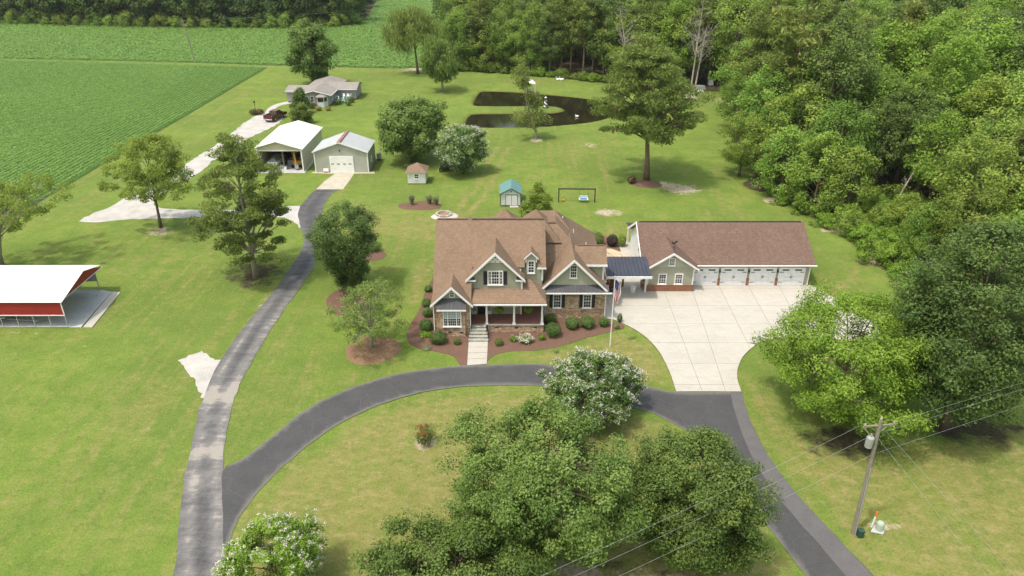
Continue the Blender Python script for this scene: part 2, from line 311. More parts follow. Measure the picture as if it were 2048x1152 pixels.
# ------------------------------------------------------------------ mesh and object helpers
ORG = {}
def mesh_np(name, V, F, m=None, smooth=False, attrs=None):
    me = bpy.data.meshes.new(name)
    V = np.asarray(V, np.float32)
    if isinstance(F, np.ndarray):
        n, k = F.shape
        me.vertices.add(len(V)); me.vertices.foreach_set('co', V.ravel())
        me.loops.add(n * k); me.loops.foreach_set('vertex_index', F.ravel().astype(np.int32))
        me.polygons.add(n); me.polygons.foreach_set('loop_start', np.arange(0, n * k, k, dtype=np.int32))
        me.polygons.foreach_set('loop_total', np.full(n, k, np.int32)); me.update(calc_edges=True)
    else:
        me.from_pydata([tuple(map(float, v)) for v in V], [], F); me.update()
    if smooth: me.polygons.foreach_set('use_smooth', np.ones(len(me.polygons), bool))
    for a, vals in (attrs or {}).items():
        at = me.attributes.new(a, 'FLOAT', 'POINT'); at.data.foreach_set('value', np.asarray(vals, np.float32))
    if m: me.materials.append(MATS[m])
    return me
def link(name, me, parent=None, loc=None):
    o = bpy.data.objects.new(name, me); col.objects.link(o)
    if parent is not None: o.parent = parent; ORG[o.name] = ORG.get(parent.name, (0, 0, 0))
    elif loc is not None: o.location = loc
    return o
def thing(name, label, cat, loc=(0, 0, 0), rz=0.0, group=None):
    o = bpy.data.objects.new(name, None); col.objects.link(o); o.location = loc; o.rotation_euler = (0, 0, rz)
    o.empty_display_size = 0.3
    ORG[o.name] = tuple(loc) if rz == 0 else (0, 0, 0)
    return tag(o, label, cat, group)
def tag(o, label, cat, group=None):
    o['label'] = label; o['category'] = cat
    if group: o['group'] = group
    return o
def struct(o, label=None):
    o['kind'] = 'structure'
    if label: o['label'] = label
    return o
def stuff(o, label=None, cat=None):
    o['kind'] = 'stuff'
    if label: o['label'] = label
    if cat: o['category'] = cat
    return o
def copy_tree(o, parent=None):
    c = o.copy(); col.objects.link(c); c.parent = parent
    if parent is not None: c.matrix_parent_inverse = o.matrix_parent_inverse
    for ch in [x for x in o.children]: copy_tree(ch, c)
    return c

class MB:
    def __init__(s): s.v = []; s.f = []
    def add(s, vs, fs):
        b = len(s.v); s.v += [tuple(x) for x in vs]; s.f += [tuple(i + b for i in f) for f in fs]; return s
    def box(s, x0, x1, y0, y1, z0, z1):
        return s.add([(x0, y0, z0), (x1, y0, z0), (x1, y1, z0), (x0, y1, z0), (x0, y0, z1), (x1, y0, z1), (x1, y1, z1), (x0, y1, z1)],
                     [(3, 2, 1, 0), (4, 5, 6, 7), (0, 1, 5, 4), (1, 2, 6, 5), (2, 3, 7, 6), (3, 0, 4, 7)])
    def bar(s, a, b, w, h=None):
        h = h or w; a = Vector(a); b = Vector(b); d = (b - a).normalized()
        up = Vector((0, 0, 1)) if abs(d.z) < 0.95 else Vector((0, 1, 0))
        r = d.cross(up).normalized() * (w / 2); u = r.cross(d).normalized() * (h / 2)
        return s.add([a - r - u, a + r - u, a + r + u, a - r + u, b - r - u, b + r - u, b + r + u, b - r + u],
                     [(3, 2, 1, 0), (4, 5, 6, 7), (0, 1, 5, 4), (1, 2, 6, 5), (2, 3, 7, 6), (3, 0, 4, 7)])
    def slab(s, pts, t):
        pts = [Vector(p) for p in pts]; n = (pts[1] - pts[0]).cross(pts[2] - pts[0]).normalized()
        if n.z < 0: n = -n; pts = pts[::-1]
        k = len(pts); lo = [p - n * t for p in pts]
        return s.add(pts + lo, [tuple(range(k)), tuple(range(2 * k - 1, k - 1, -1))] + [(i + k, (i + 1) % k + k, (i + 1) % k, i) for i in range(k)])
    def prism(s, poly, a0, a1, axis='y'):
        k = len(poly)
        if axis == 'y': A = [(x, a0, z) for x, z in poly]; B = [(x, a1, z) for x, z in poly]
        elif axis == 'x': A = [(a0, y, z) for y, z in poly]; B = [(a1, y, z) for y, z in poly]
        else: A = [(x, y, a0) for x, y in poly]; B = [(x, y, a1) for x, y in poly]
        return s.add(A + B, [tuple(range(k)), tuple(range(2 * k - 1, k - 1, -1))] + [(i, i + k, (i + 1) % k + k, (i + 1) % k) for i in range(k)])
    def tube(s, pts, rs, n=6, cap=True):
        pts = [Vector(p) for p in pts]; rs = rs if hasattr(rs, '__len__') else [rs] * len(pts)
        b = len(s.v); ref = Vector((0.31, 0.77, 0.55))
        for i, p in enumerate(pts):
            d = (pts[min(i + 1, len(pts) - 1)] - pts[max(i - 1, 0)]).normalized()
            x = d.cross(ref).normalized(); y = d.cross(x)
            for j in range(n):
                a = 2 * math.pi * j / n; s.v.append(tuple(p + (x * math.cos(a) + y * math.sin(a)) * rs[i]))
        for i in range(len(pts) - 1):
            for j in range(n):
                k = (j + 1) % n; s.f.append((b + i * n + j, b + i * n + k, b + (i + 1) * n + k, b + (i + 1) * n + j))
        if cap:
            s.f.append(tuple(b + j for j in range(n - 1, -1, -1))); e = b + (len(pts) - 1) * n; s.f.append(tuple(e + j for j in range(n)))
        return s
    def lathe(s, prof, n=12, c=(0, 0, 0)):
        b = len(s.v)
        for r, z in prof:
            for j in range(n):
                a = 2 * math.pi * j / n; s.v.append((c[0] + r * math.cos(a), c[1] + r * math.sin(a), c[2] + z))
        for i in range(len(prof) - 1):
            for j in range(n):
                k = (j + 1) % n; s.f.append((b + i * n + j, b + i * n + k, b + (i + 1) * n + k, b + (i + 1) * n + j))
        s.f.append(tuple(b + j for j in range(n - 1, -1, -1))); e = b + (len(prof) - 1) * n; s.f.append(tuple(e + j for j in range(n)))
        return s
    def build(s, name, m, parent=None, loc=None, smooth=False):
        og = ORG.get(parent.name, (0, 0, 0)) if parent is not None else (loc or (0, 0, 0))
        me = bpy.data.meshes.new(name)
        me.from_pydata([(x - og[0], y - og[1], z - og[2]) for x, y, z in s.v], [], s.f)
        bm = bmesh.new(); bm.from_mesh(me); bmesh.ops.recalc_face_normals(bm, faces=bm.faces); bm.to_mesh(me); bm.free()
        if smooth: me.polygons.foreach_set('use_smooth', np.ones(len(me.polygons), bool))
        me.materials.append(MATS[m]); return link(name, me, parent, loc)

def catmull(pts, n=6, closed=True):
    P = [np.array(p, float) for p in pts]; out = []; N = len(P)
    rng_ = range(N) if closed else range(N - 1)
    for i in rng_:
        if closed: p0, p1, p2, p3 = P[(i - 1) % N], P[i], P[(i + 1) % N], P[(i + 2) % N]
        else: p0, p1, p2, p3 = P[max(i - 1, 0)], P[i], P[i + 1], P[min(i + 2, N - 1)]
        for k in range(n):
            t = k / n
            out.append(0.5 * ((2 * p1) + (-p0 + p2) * t + (2 * p0 - 5 * p1 + 4 * p2 - p3) * t * t + (-p0 + 3 * p1 - 3 * p2 + p3) * t ** 3))
    if not closed: out.append(P[-1])
    return [tuple(p) for p in out]
def sheet(name, poly, z, m, smooth_n=0, jitter=0.0, seed=1, thick=0.05, parent=None, mound=0.0):
    "a flat paved or mulched area: outline polygon on the ground, with a small skirt down into the soil"
    if smooth_n: poly = catmull(poly, smooth_n)
    r = random.Random(seed); poly = [(x + r.uniform(-jitter, jitter), y + r.uniform(-jitter, jitter)) for x, y in poly]
    k = len(poly); V = [(x, y, z) for x, y in poly]
    tri = tessellate_polygon([[Vector(v) for v in V]])
    F = [tuple(f) for f in tri]
    V2 = V + [(x, y, z - thick) for x, y in poly]
    F += [(i, (i + 1) % k, (i + 1) % k + k, i + k) for i in range(k)]
    me = bpy.data.meshes.new(name); me.from_pydata(V2, [], F)
    bm = bmesh.new(); bm.from_mesh(me); bmesh.ops.recalc_face_normals(bm, faces=bm.faces)
    up = sum(f.normal.z * f.calc_area() for f in bm.faces)
    if up < 0: bmesh.ops.reverse_faces(bm, faces=bm.faces)
    bm.to_mesh(me); bm.free()
    me.materials.append(MATS[m]); return link(name, me, parent)
def PX(*pts): return [g(*p) for p in pts]

def seg_dist(P, poly, closed=True):
    d = np.full(len(P), 1e9); n = len(poly)
    for i in range(n if closed else n - 1):
        a = np.array(poly[i]); b = np.array(poly[(i + 1) % n]); ab = b - a
        t = np.clip(((P - a) @ ab) / (ab @ ab + 1e-9), 0, 1)
        d = np.minimum(d, np.linalg.norm(P - a - t[:, None] * ab, axis=1))
    return d
def inside(P, poly):
    c = np.zeros(len(P), bool); n = len(poly); x, y = P[:, 0], P[:, 1]
    for i in range(n):
        (x0, y0), (x1, y1) = poly[i], poly[(i + 1) % n]
        if y0 == y1: continue
        m = ((y0 > y) != (y1 > y)) & (x < (x1 - x0) * (y - y0) / (y1 - y0) + x0); c ^= m
    return c
def sdist(P, poly): d = seg_dist(P, poly); return np.where(inside(P, poly), -d, d)

# ------------------------------------------------------------------ the ground
POND = catmull([(-8.6, 161.5), (-7.8, 172.6), (-6.0, 174.8), (0.6, 173.8), (7.3, 171.3), (13.9, 168.5), (19.2, 164.8), (23.0, 160.0), (22.0, 151.5), (16.8, 145.3), (10.6, 142.2),
        (3, 140.4), (-6.4, 140.3), (-9.0, 142.0), (-9.4, 146), (-8.8, 150.4), (-7.2, 151.8), (0.5, 152.1), (8.0, 152.5), (11.2, 154.4), (11.0, 156.9), (8.5, 158.7), (0.5, 158.7), (-7.0, 159)], 4)
WOOD = PX((905, 142), (1000, 147), (1100, 155), (1200, 166), (1300, 172), (1440, 184)) + [(52, 160), (47, 140), (43, 122)] + PX((1505, 368), (1560, 398), (1640, 428), (1700, 455), (1735, 505), (1790, 560), (1850, 640), (1960, 720), (2100, 770)) + \
       [(60, 44), (160, 60), (420, 200), (420, 520), (-40, 520), (-32, 330), (-19, 225)]
FARWOOD = PX((-60, 46), (0, 47), (150, 51), (390, 56), (560, 56), (690, 53), (728, 40)) + [(-62, 330), (-78, 470), (-420, 520), (-420, 300)]
BEAN = [(-68.1, 84), (-68.1, 205.2), (-110, 211), (-170, 220.5), (-260, 232), (-260, 84)]
BEAN2 = PX((-80, 117.5), (0, 118), (200, 121), (400, 126), (600, 133), (800, 137)) + [(-24, 205), (-20, 222), (-26, 300), (-42, 420), (-62, 520)] + [(p[0], p[1]) for p in FARWOOD[:9]][::-1]

def axis(parts):
    out = []
    for a, b, d in parts: out += list(np.arange(a, b, d))
    return np.array(out + [parts[-1][1]])
gx = axis([(-3000, -600, 400), (-600, -260, 40), (-260, -110, 3), (-110, -62, 1.2), (-62, 45, 0.55), (45, 100, 1.6), (100, 400, 20), (400, 3000, 400)])
gy = axis([(-600, 0, 100), (0, 22, 4), (22, 130, 0.6), (130, 180, 0.6), (180, 330, 3), (330, 600, 30), (600, 3600, 500)])
GX, GY = np.meshgrid(gx, gy); P = np.stack([GX.ravel(), GY.ravel()], 1); N = len(P)
near = (P[:, 0] > -300) & (P[:, 0] < 300) & (P[:, 1] > 0) & (P[:, 1] < 340)
Z = np.zeros(N); dry = np.full(N, 0.10); dirt = np.zeros(N); litter = np.zeros(N); bank = np.zeros(N)
def blob(arr, px, py, rx, ry, s, power=1.5):
    "add a soft patch; centre and radii in photo pixels on the ground"
    x, y = g(px, py); x1, _ = g(px + rx, py); _, y1 = g(px, py + ry)
    d = np.sqrt(((P[:, 0] - x) / abs(x1 - x)) ** 2 + ((P[:, 1] - y) / abs(y1 - y)) ** 2)
    arr += s * np.clip(1 - d, 0, 1) ** power
def track(arr, pts, w, s, n=5):
    pl = catmull(PX(*pts), n, closed=False); d = seg_dist(P, pl, closed=False); arr += s * np.clip(1 - d / w, 0, 1)
dry -= .08 * np.clip((P[:, 1] - 80) / 15, 0, 1)
# dry turf inside the loop drive, by the road and along the edges
LOOPIN = PX((470, 1050), (520, 985), (580, 925), (650, 870), (720, 830), (800, 800), (880, 783), (960, 776), (1080, 777), (1200, 805), (1300, 830), (1400, 890), (1480, 985), (1560, 1095), (1700, 1300), (430, 1300))
dl = sdist(P, LOOPIN); dry += 0.62 * np.clip(-dl / 1.5, 0, 1)
dry += np.where(dl < 0, .16 * np.sin(-dl * 2 * np.pi / 1.5) * np.clip(1.25 + dl / 9, 0, 1), 0)      # mowing rounds follow the kerb
d2 = sdist(P, PX((1480, 800), (1540, 920), (1640, 1050), (1790, 1250), (2300, 1250), (2300, 800), (1900, 860), (1700, 900), (1600, 850), (1520, 700))); dry += 0.45 * np.clip(-d2 / 2, 0, 1)
d3 = sdist(P, PX((985, 720), (1060, 705), (1130, 695), (1245, 660), (1300, 690), (1345, 775), (1200, 770), (1085, 727))); dry += 0.55 * np.clip(-d3 / 0.8, 0, 1)
for b in [(850, 455, 170, 55, .55), (760, 440, 120, 50, .4), (700, 640, 40, 60, .1), (1240, 470, 90, 45, .55), (1150, 300, 160, 40, .4), (1060, 165, 120, 14, .4), (960, 260, 60, 18, .4), (1100, 345, 120, 50, .15),
          (300, 800, 120, 120, .22), (330, 1000, 90, 140, .22), (150, 900, 150, 150, .14), (120, 560, 180, 60, .1), (560, 760, 60, 100, .2), (470, 190, 130, 45, .18), (840, 560, 25, 60, .35), (830, 850, 160, 60, .18), (1560, 620, 60, 60, .1), (1650, 560, 60, 50, .15), (1640, 760, 70, 90, .2)]: blob(dry, *b)
for b in [(900, 700, 70, 40, -.7), (700, 690, 70, 60, -.4), (640, 560, 60, 60, -.3), (640, 870, 110, 40, -.25), (860, 640, 90, 60, -.4), (1320, 400, 150, 60, -.3), (700, 250, 130, 60, -.2), (1390, 260, 160, 60, -.22), (1650, 520, 70, 60, -.3), (1350, 290, 120, 60, -.2), (1500, 730, 30, 70, -.5), (1480, 690, 40, 40, -.4)]: blob(dry, *b)
for k, dx in enumerate((0, 22)):      # wheel tracks across the back lawn
    track(dry, [(995 + dx, 295), (970 + dx, 340), (945 + dx * 1.2, 385), (905 + dx * 1.4, 425), (860 + dx, 455)], 0.8, 0.75)
for pts in ([(640, 395), (700, 425), (760, 415), (860, 440)], [(655, 420), (720, 450), (800, 455), (870, 470)], [(665, 470), (740, 462), (830, 475), (868, 478)], [(700, 400), (740, 440), (690, 470)],
            [(825, 610), (845, 560), (862, 530)], [(815, 600), (835, 550), (850, 520)], [(760, 300), (730, 340), (712, 372)], [(1235, 715), (1275, 700), (1300, 740), (1260, 755)], [(1250, 700), (1290, 690), (1318, 745)],
            [(1390, 470), (1400, 520)], [(1640, 600), (1700, 560), (1720, 520)], [(480, 240), (400, 275), (300, 325), (170, 400), (90, 440)], [(560, 150), (480, 195), (400, 240)]): track(dry, pts, 0.55, 0.5)
track(dry, [(420, 126), (560, 134), (700, 138), (830, 142)], 2.2, 0.6); track(dry, [(0, 118), (200, 121), (420, 127)], 2.0, 0.35)
lw_ = catmull(PX((340, 1320), (348, 1152), (370, 950), (405, 800), (490, 650), (592, 520)), 4, False); ld_ = seg_dist(P, lw_, False); lft = P[:, 0] < np.interp(P[:, 1], [p_[1] for p_ in lw_], [p_[0] for p_ in lw_])
dry += np.where(lft & (P[:, 1] < 75), .10 * np.sin(ld_ * 2 * np.pi / 1.6) * np.clip(1.3 - ld_ / 14, 0.25, 1), 0)
for k, px in enumerate(range(1120, 1430, 22)): track(dry, [(px, 300 + (k * 37) % 40), (px + 6, 370), (px + 14, 435)], .35, .12 + .28 * ((k * 7) % 5) / 5)
for k, px in enumerate(range(1390, 1500, 17)): track(dry, [(px - 4, 380), (px + 10, 440)], .3, .3 + .2 * (k % 2))
for k in range(5): track(dry, [(1632 + 14 * k, 500), (1650 + 18 * k, 560), (1680 + 20 * k, 610)], .35, .3)
# bare soil
for b in [(1365, 378, 52, 15, .95), (1330, 367, 26, 8, .7), (1215, 425, 42, 11, .9), (1180, 290, 28, 9, .6), (1165, 268, 22, 8, .3), (525, 525, 90, 40, .35), (545, 600, 45, 30, .35), (1545, 402, 26, 10, .9), (1665, 460, 40, 9, 1.0), (1755, 520, 45, 14, .9), (1700, 445, 40, 10, .6),
          (1090, 198, 20, 4, .3), (1030, 207, 34, 5, .9), (850, 138, 60, 8, 1.0), (960, 140, 100, 5, .7), (320, 463, 38, 13, .85), (283, 858, 28, 14, .38), (245, 968, 24, 10, .35), (375, 800, 15, 20, .4), (265, 883, 22, 9, .3), (310, 1010, 40, 22, .28), (170, 693, 28, 10, .35), (250, 650, 26, 9, .3), (60, 665, 100, 7, .45),
          (1072, 280, 18, 6, 1.2), (886, 185, 14, 4, .5), (1765, 1050, 48, 24, .75), (850, 885, 36, 22, .95), (1380, 193, 22, 7, 1.0), (1460, 200, 60, 10, .6), (630, 180, 24, 8, .6), (392, 128, 10, 2, 1.2), (1690, 870, 60, 25, .55), (1130, 1140, 90, 30, .9), (1300, 1150, 160, 30, .7), (95, 45, 20, 3, .8)]: blob(dirt, *b[:4], b[4] * 1.35 + .05, 0.7)
track(dirt, [(365, 960), (385, 880), (398, 815), (440, 725), (540, 590)], 0.4, 0.32); track(dirt, [(480, 1035), (600, 912), (760, 812), (900, 776), (1080, 773)], 0.35, 0.30)
dirt += 0.55 * np.clip(1 - np.abs(P[:, 0] + 67.4) / 0.9, 0, 1) * ((P[:, 1] > 84) & (P[:, 1] < 207))
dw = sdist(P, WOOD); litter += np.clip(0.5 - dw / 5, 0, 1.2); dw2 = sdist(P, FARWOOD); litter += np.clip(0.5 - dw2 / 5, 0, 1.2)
dirt += 0.35 * np.clip(1 - np.abs(dw - 1.0) / 2.0, 0, 1)
blob(litter, 1690, 880, 150, 55, 1.0, 0.9); blob(litter, 1950, 860, 170, 60, 1.0, 0.9); blob(litter, 1250, 1130, 240, 70, .6); blob(litter, 512, 548, 80, 40, 1.0, 0.8); blob(litter, 1510, 372, 30, 13, 1.1, .7); blob(litter, 322, 460, 26, 9, .7, .8)
sp = sdist(P, POND); Z -= 0.95 * np.clip((0.6 - sp) / 1.6, 0, 1); bank += 0.75 * np.clip(1 - np.abs(sp + 0.1) / 0.7, 0, 1)
Z += np.where(near, 0.03 * np.sin(P[:, 0] * 0.21 + 1.3 * np.sin(P[:, 1] * 0.13)) * 0.5, 0) - 0.02
nx, ny = len(gx), len(gy); I = np.arange(N).reshape(ny, nx)
F = np.stack([I[:-1, :-1], I[:-1, 1:], I[1:, 1:], I[1:, :-1]], -1).reshape(-1, 4)
lawn = struct(link('lawn', mesh_np('lawn', np.c_[P, Z], F, 'lawn', True, dict(dry=dry, dirt=np.clip(dirt, 0, 1.3), litter=litter, bank=np.clip(bank, 0, 1)))), 'mown lawn with dry and bare patches')
struct(sheet('pond_water', [(x, y) for x, y in POND], -0.28, 'water', 0, 0, thick=0.6), 'dark still pond bent round a grassy spit')

# ------------------------------------------------------------------ drives, slabs, beds
def strip_attr(o, fn):
    me = o.data; co = np.empty(len(me.vertices) * 3, np.float32); me.vertices.foreach_get('co', co); fn(co.reshape(-1, 3)); return o
def grid_area(name, poly, z, m, step, attrs):
    "a paved area as a clipped grid, so that wear can be written per vertex"
    bm = bmesh.new(); pv = [bm.verts.new((x, y, z)) for x, y in poly]; bm.faces.new(pv)
    bmesh.ops.triangulate(bm, faces=bm.faces[:])
    xs = [p[0] for p in poly]; ys = [p[1] for p in poly]
    for ax, lo, hi in ((0, min(xs), max(xs)), (1, min(ys), max(ys))):
        k = lo + step
        while k < hi:
            co = [0, 0, 0]; no = [0, 0, 0]; co[ax] = k; no[ax] = 1
            bmesh.ops.bisect_plane(bm, geom=bm.verts[:] + bm.edges[:] + bm.faces[:], plane_co=co, plane_no=no); k += step
    bmesh.ops.recalc_face_normals(bm, faces=bm.faces)
    if sum(f.normal.z for f in bm.faces) < 0: bmesh.ops.reverse_faces(bm, faces=bm.faces)
    me = bpy.data.meshes.new(name); bm.to_mesh(me); bm.free()
    co = np.empty(len(me.vertices) * 3, np.float32); me.vertices.foreach_get('co', co); Q = co.reshape(-1, 3)[:, :2].astype(float)
    for a, fn in attrs.items():
        at = me.attributes.new(a, 'FLOAT', 'POINT'); at.data.foreach_set('value', fn(Q).astype(np.float32))
    me.materials.append(MATS[m]); return struct(link(name, me))
def jit(poly, j, seed): r = random.Random(seed); return [(x + r.uniform(-j, j), y + r.uniform(-j, j)) for x, y in poly]
oL = catmull(PX((343, 1320), (348, 1152), (358, 1040), (370, 950), (385, 880), (405, 800), (440, 722), (490, 650), (545, 585), (592, 520), (607, 480), (600, 448), (597, 420), (614, 396), (634, 377)), 4, False)
oR = catmull(PX((447, 1320), (450, 1152), (449, 1040), (446, 942), (450, 880), (462, 820), (480, 770), (510, 712), (560, 632), (610, 562), (628, 530), (634, 500), (640, 450), (647, 415), (662, 390), (680, 377)), 4, False)
old_poly = jit(oL, 0.10, 3) + jit(oR, 0.08, 4)[::-1]
def wear(Q):
    w = np.zeros(len(Q))
    for off, s in ((0.26, 0.85), (0.80, 0.85)):
        n_ = min(len(oL), len(oR)); il = np.linspace(0, len(oL) - 1, 50).astype(int); ir = np.linspace(0, len(oR) - 1, 50).astype(int)
        ln = [tuple(np.array(oL[a]) * (1 - off) + np.array(oR[b]) * off) for a, b in zip(il, ir)]
        w += s * np.clip(1 - seg_dist(Q, ln, False) / 0.95, 0, 1)
    far = np.clip((Q[:, 1] - 62) / 15, 0, 1); w = w * (1 - 0.55 * far) + 0.12
    for px, py, r, s in ((450, 790, 3.2, .55), (410, 905, 2.0, .45), (400, 960, 1.6, .3)):
        x, y = g(px, py); w += s * np.clip(1 - np.hypot(Q[:, 0] - x, (Q[:, 1] - y) * 1.4) / r, 0, 1)
    ed = np.minimum(seg_dist(Q, oL, False), seg_dist(Q, oR, False)); w += 0.35 * np.clip(1 - ed / 0.5, 0, 1); return w
o = grid_area('asphalt_drive', old_poly, 0.028, 'asphalt_old', 0.45, dict(wear=wear)); o['label'] = 'worn grey asphalt drive running back to the metal sheds'
upper = catmull(PX((440, 1330), (446, 1150), (446, 1000), (446, 942), (492, 914), (545, 872), (600, 828), (655, 795), (725, 768), (800, 747), (880, 736), (940, 731), (1010, 729), (1090, 729), (1190, 748), (1290, 772), (1350, 784), (1483, 784)), 4, False)
lower = catmull(PX((452, 1330), (453, 1152), (458, 1090), (478, 1038), (522, 978), (582, 920), (650, 866), (720, 826), (800, 796), (880, 779), (960, 772), (1080, 773), (1200, 799), (1290, 822), (1350, 850), (1405, 885), (1455, 940), (1505, 1010), (1560, 1085), (1612, 1152), (1720, 1300)), 4, False)
outer = catmull(PX((1483, 784), (1500, 840), (1535, 910), (1590, 985), (1650, 1050), (1745, 1152), (1880, 1300)), 4, False)
loop_poly = upper + outer[1:] + lower[::-1]
edge = lambda Q: np.clip(1 - np.minimum(seg_dist(Q, upper[14:], False), seg_dist(Q, lower, False)) / 0.42, 0, 1)
o = grid_area('asphalt_loop', jit(loop_poly, 0.06, 5), 0.034, 'asphalt_new', 0.6, dict(edge=edge)); o['label'] = 'dark asphalt loop drive curving past the front walk'
inner = catmull(PX((1460, 784), (1478, 850), (1512, 930), (1570, 1012), (1640, 1092), (1690, 1152), (1820, 1300)), 4, False)
struct(sheet('asphalt_shoulder', jit(inner, 0.04, 6) + outer[::-1], 0.044, 'asphalt_side', thick=0.03), 'lighter old asphalt strip along the right drive')
# concrete forecourt: slabs cut by the saw joints
CONC = PX((1206, 640), (1224, 639), (1252, 650), (1287, 671), (1316, 701), (1338, 742), (1352, 783.5), (1483, 783.5), (1475, 758), (1477, 733), (1491, 708), (1521, 686), (1562, 677), (1650, 681), (1750, 676), (1757, 652), (1702, 618), (1655, 588), (1622, 571)) + \
       [(32.7, 70.72), (19.75, 70.72), (19.75, 69.2), (14.6, 69.2), (14.6, 76.5), (9.7, 76.5), (9.4, 63.3)]
apron = struct(sheet('concrete_forecourt', catmull(CONC[:7], 4, False) + catmull(CONC[7:19], 4, False) + CONC[19:], 0.030, 'gap', thick=0.08), 'pale concrete parking court in front of the garage')
bm = bmesh.new(); cp = catmull(CONC[:7], 4, False) + catmull(CONC[7:19], 4, False) + CONC[19:]
bm.faces.new([bm.verts.new((x, y, 0)) for x, y in cp])
def cut(a, b):
    a = Vector((*g(*a), 0)); b = Vector((*g(*b), 0)); d = b - a
    bmesh.ops.bisect_plane(bm, geom=bm.verts[:] + bm.edges[:] + bm.faces[:], plane_co=a, plane_no=(-d.y, d.x, 0))
for a, b in (((1280.7, 585), (1317, 684)), ((1328.5, 583), (1399.5, 770)), ((1384.6, 581.7), (1430.8, 722)), ((1439, 575), (1493.5, 684)), ((1497, 573.5), (1543, 656)), ((1558, 574), (1612, 668)), ((1214, 600), (1236, 645)),
             ((1200, 612), (1700, 612)), ((1200, 648), (1700, 649)), ((1300, 686), (1700, 686)), ((1300, 727.5), (1600, 727.5)), ((1300, 770), (1600, 770)), ((1200, 577.5), (1700, 577.5))): cut(a, b)
for f in bm.faces[:]:
    if f.calc_area() < 0.15: continue
    c0 = f.calc_center_median(); pts = [v.co for v in f.verts]
    poly = []
    n_ = len(pts)
    for i, p in enumerate(pts):                       # pull each corner in by the joint width
        a = (pts[i - 1] - p); b = (pts[(i + 1) % n_] - p)
        if a.length < 1e-4 or b.length < 1e-4: continue
        d = (a.normalized() + b.normalized()); s_ = d.length
        mv = (d.normalized() * 0.022) if s_ > 0.05 else Vector((a.normalized().y, -a.normalized().x, 0)) * 0.012
        if mv.dot(c0 - p) < 0: mv = -mv
        q = p + mv; poly.append((q.x, q.y))
    sheet('concrete_slab', poly, 0.046 + 0.004 * random.Random(len(poly) + int(c0.x * 7)).random(), 'concrete', thick=0.02, parent=apron)
bm.free()
struct(sheet('shed_approach', PX((632, 379), (650, 362), (672, 346), (709, 346.5), (699, 362), (686, 379)), 0.036, 'concrete_stained'), 'stained concrete approach to the grey metal shed')
walk = struct(sheet('front_walk', PX((937, 684), (976, 684), (974, 729), (934, 731.5)), 0.045, 'gap'), 'pale concrete front walk')
(xa, ya), (xb, yb) = g(937, 684), g(934, 731.5); (xc, yc), (xd, yd) = g(976, 684), g(974, 729)
for i in range(4):
    a, b = i / 4 + 0.006, (i + 1) / 4 - 0.006; L = lambda p, q, t_: p + (q - p) * t_
    sheet('walk_slab', [(L(xa, xb, a) + .02, L(ya, yb, a)), (L(xc, xd, a) - .02, L(yc, yd, a)), (L(xc, xd, b) - .02, L(yc, yd, b)), (L(xa, xb, b) + .02, L(ya, yb, b))], 0.060, 'concrete', parent=walk)
def ragged(poly, step=.45, j=.16, seed=3):
    r = random.Random(seed); out = []
    for a, b_ in zip(poly, poly[1:] + poly[:1]):
        n_ = max(1, int(math.hypot(b_[0] - a[0], b_[1] - a[1]) / step))
        out += [(a[0] + (b_[0] - a[0]) * k / n_ + r.uniform(-j, j), a[1] + (b_[1] - a[1]) * k / n_ + r.uniform(-j, j)) for k in range(n_)]
    return out
struct(sheet('gravel_drive', ragged(catmull(PX((160, 443), (230, 408), (300, 362), (375, 325), (440, 284), (468, 262), (502, 237), (535, 226), (567, 233), (548, 252), (500, 275), (440, 310), (400, 345), (345, 372), (312, 402), (322, 416), (420, 420), (520, 419), (602, 413), (608, 440), (600, 458), (577, 438), (500, 431), (400, 435), (280, 438)), 3), .8, .25), 0.016, 'gravel', 0, 0.0, 7), 'white gravel drive below the bean field')
struct(sheet('gravel_patch', ragged(PX((357, 721), (402, 702), (425, 717), (452, 722), (438, 745), (405, 797), (390, 765), (383, 752)), .35, .14), 0.014, 'gravel', 0, 0.0, 8), 'grey gravel pull-off beside the old drive')
path = [(530, 226), (540, 214), (560, 206), (586, 202), (588, 205.5), (566, 210), (549, 218), (541, 229)]
struct(sheet('gravel_path', PX(*path), 0.022, 'gravel', 3, 0.03, 9), 'curved pale path to the grey house')
BED = PX((868, 552), (852, 580), (838, 620), (820, 650), (814, 678), (832, 694), (872, 703), (906, 712), (921, 729), (936, 732)) + [(-3.9, 57.0), (-3.9, 60.2), (-2.3, 60.2), (-2.3, 57.0)] + PX((972, 729), (984, 713), (1020, 703), (1080, 700), (1130, 690), (1172, 676), (1212, 666), (1247, 656), (1240, 646), (1207, 641)) + [(9.2, 64.5), (-7.2, 66)]
struct(sheet('mulch_bed', catmull(BED[:10], 4, False) + BED[10:14] + catmull(BED[14:24], 4, False) + BED[24:], 0.022, 'mulch', 0, 0.03, 10), 'red brown mulch bed along the house front')
def ring(px, py, rx, ry, m, z=0.02, h=0.12, seed=0, name='mulch_ring', label=None):
    x, y = g(px, py); ax = abs(g(px + rx, py)[0] - x); ay = abs(g(px, py - ry)[1] - g(px, py + ry)[1]) / 2; r = random.Random(seed); b = MB(); n = 36
    j = [1 + 0.05 * math.sin(3 * k / n * 6.283 + seed) + r.uniform(-.025, .025) for k in range(n)]
    for t_, zz in ((1.0, -0.03), (0.97, z), (0.6, z + h * 0.7), (0.2, z + h)):
        for k in range(n): a = k / n * 2 * math.pi; b.v.append((x + ax * t_ * j[k] * math.cos(a), y + ay * t_ * j[k] * math.sin(a), zz))
    for i in range(3):
        for k in range(n): b.f.append((i * n + k, i * n + (k + 1) % n, (i + 1) * n + (k + 1) % n, (i + 1) * n + k))
    b.f.append(tuple(3 * n + k for k in range(n)))
    return struct(b.build(name, m), label)
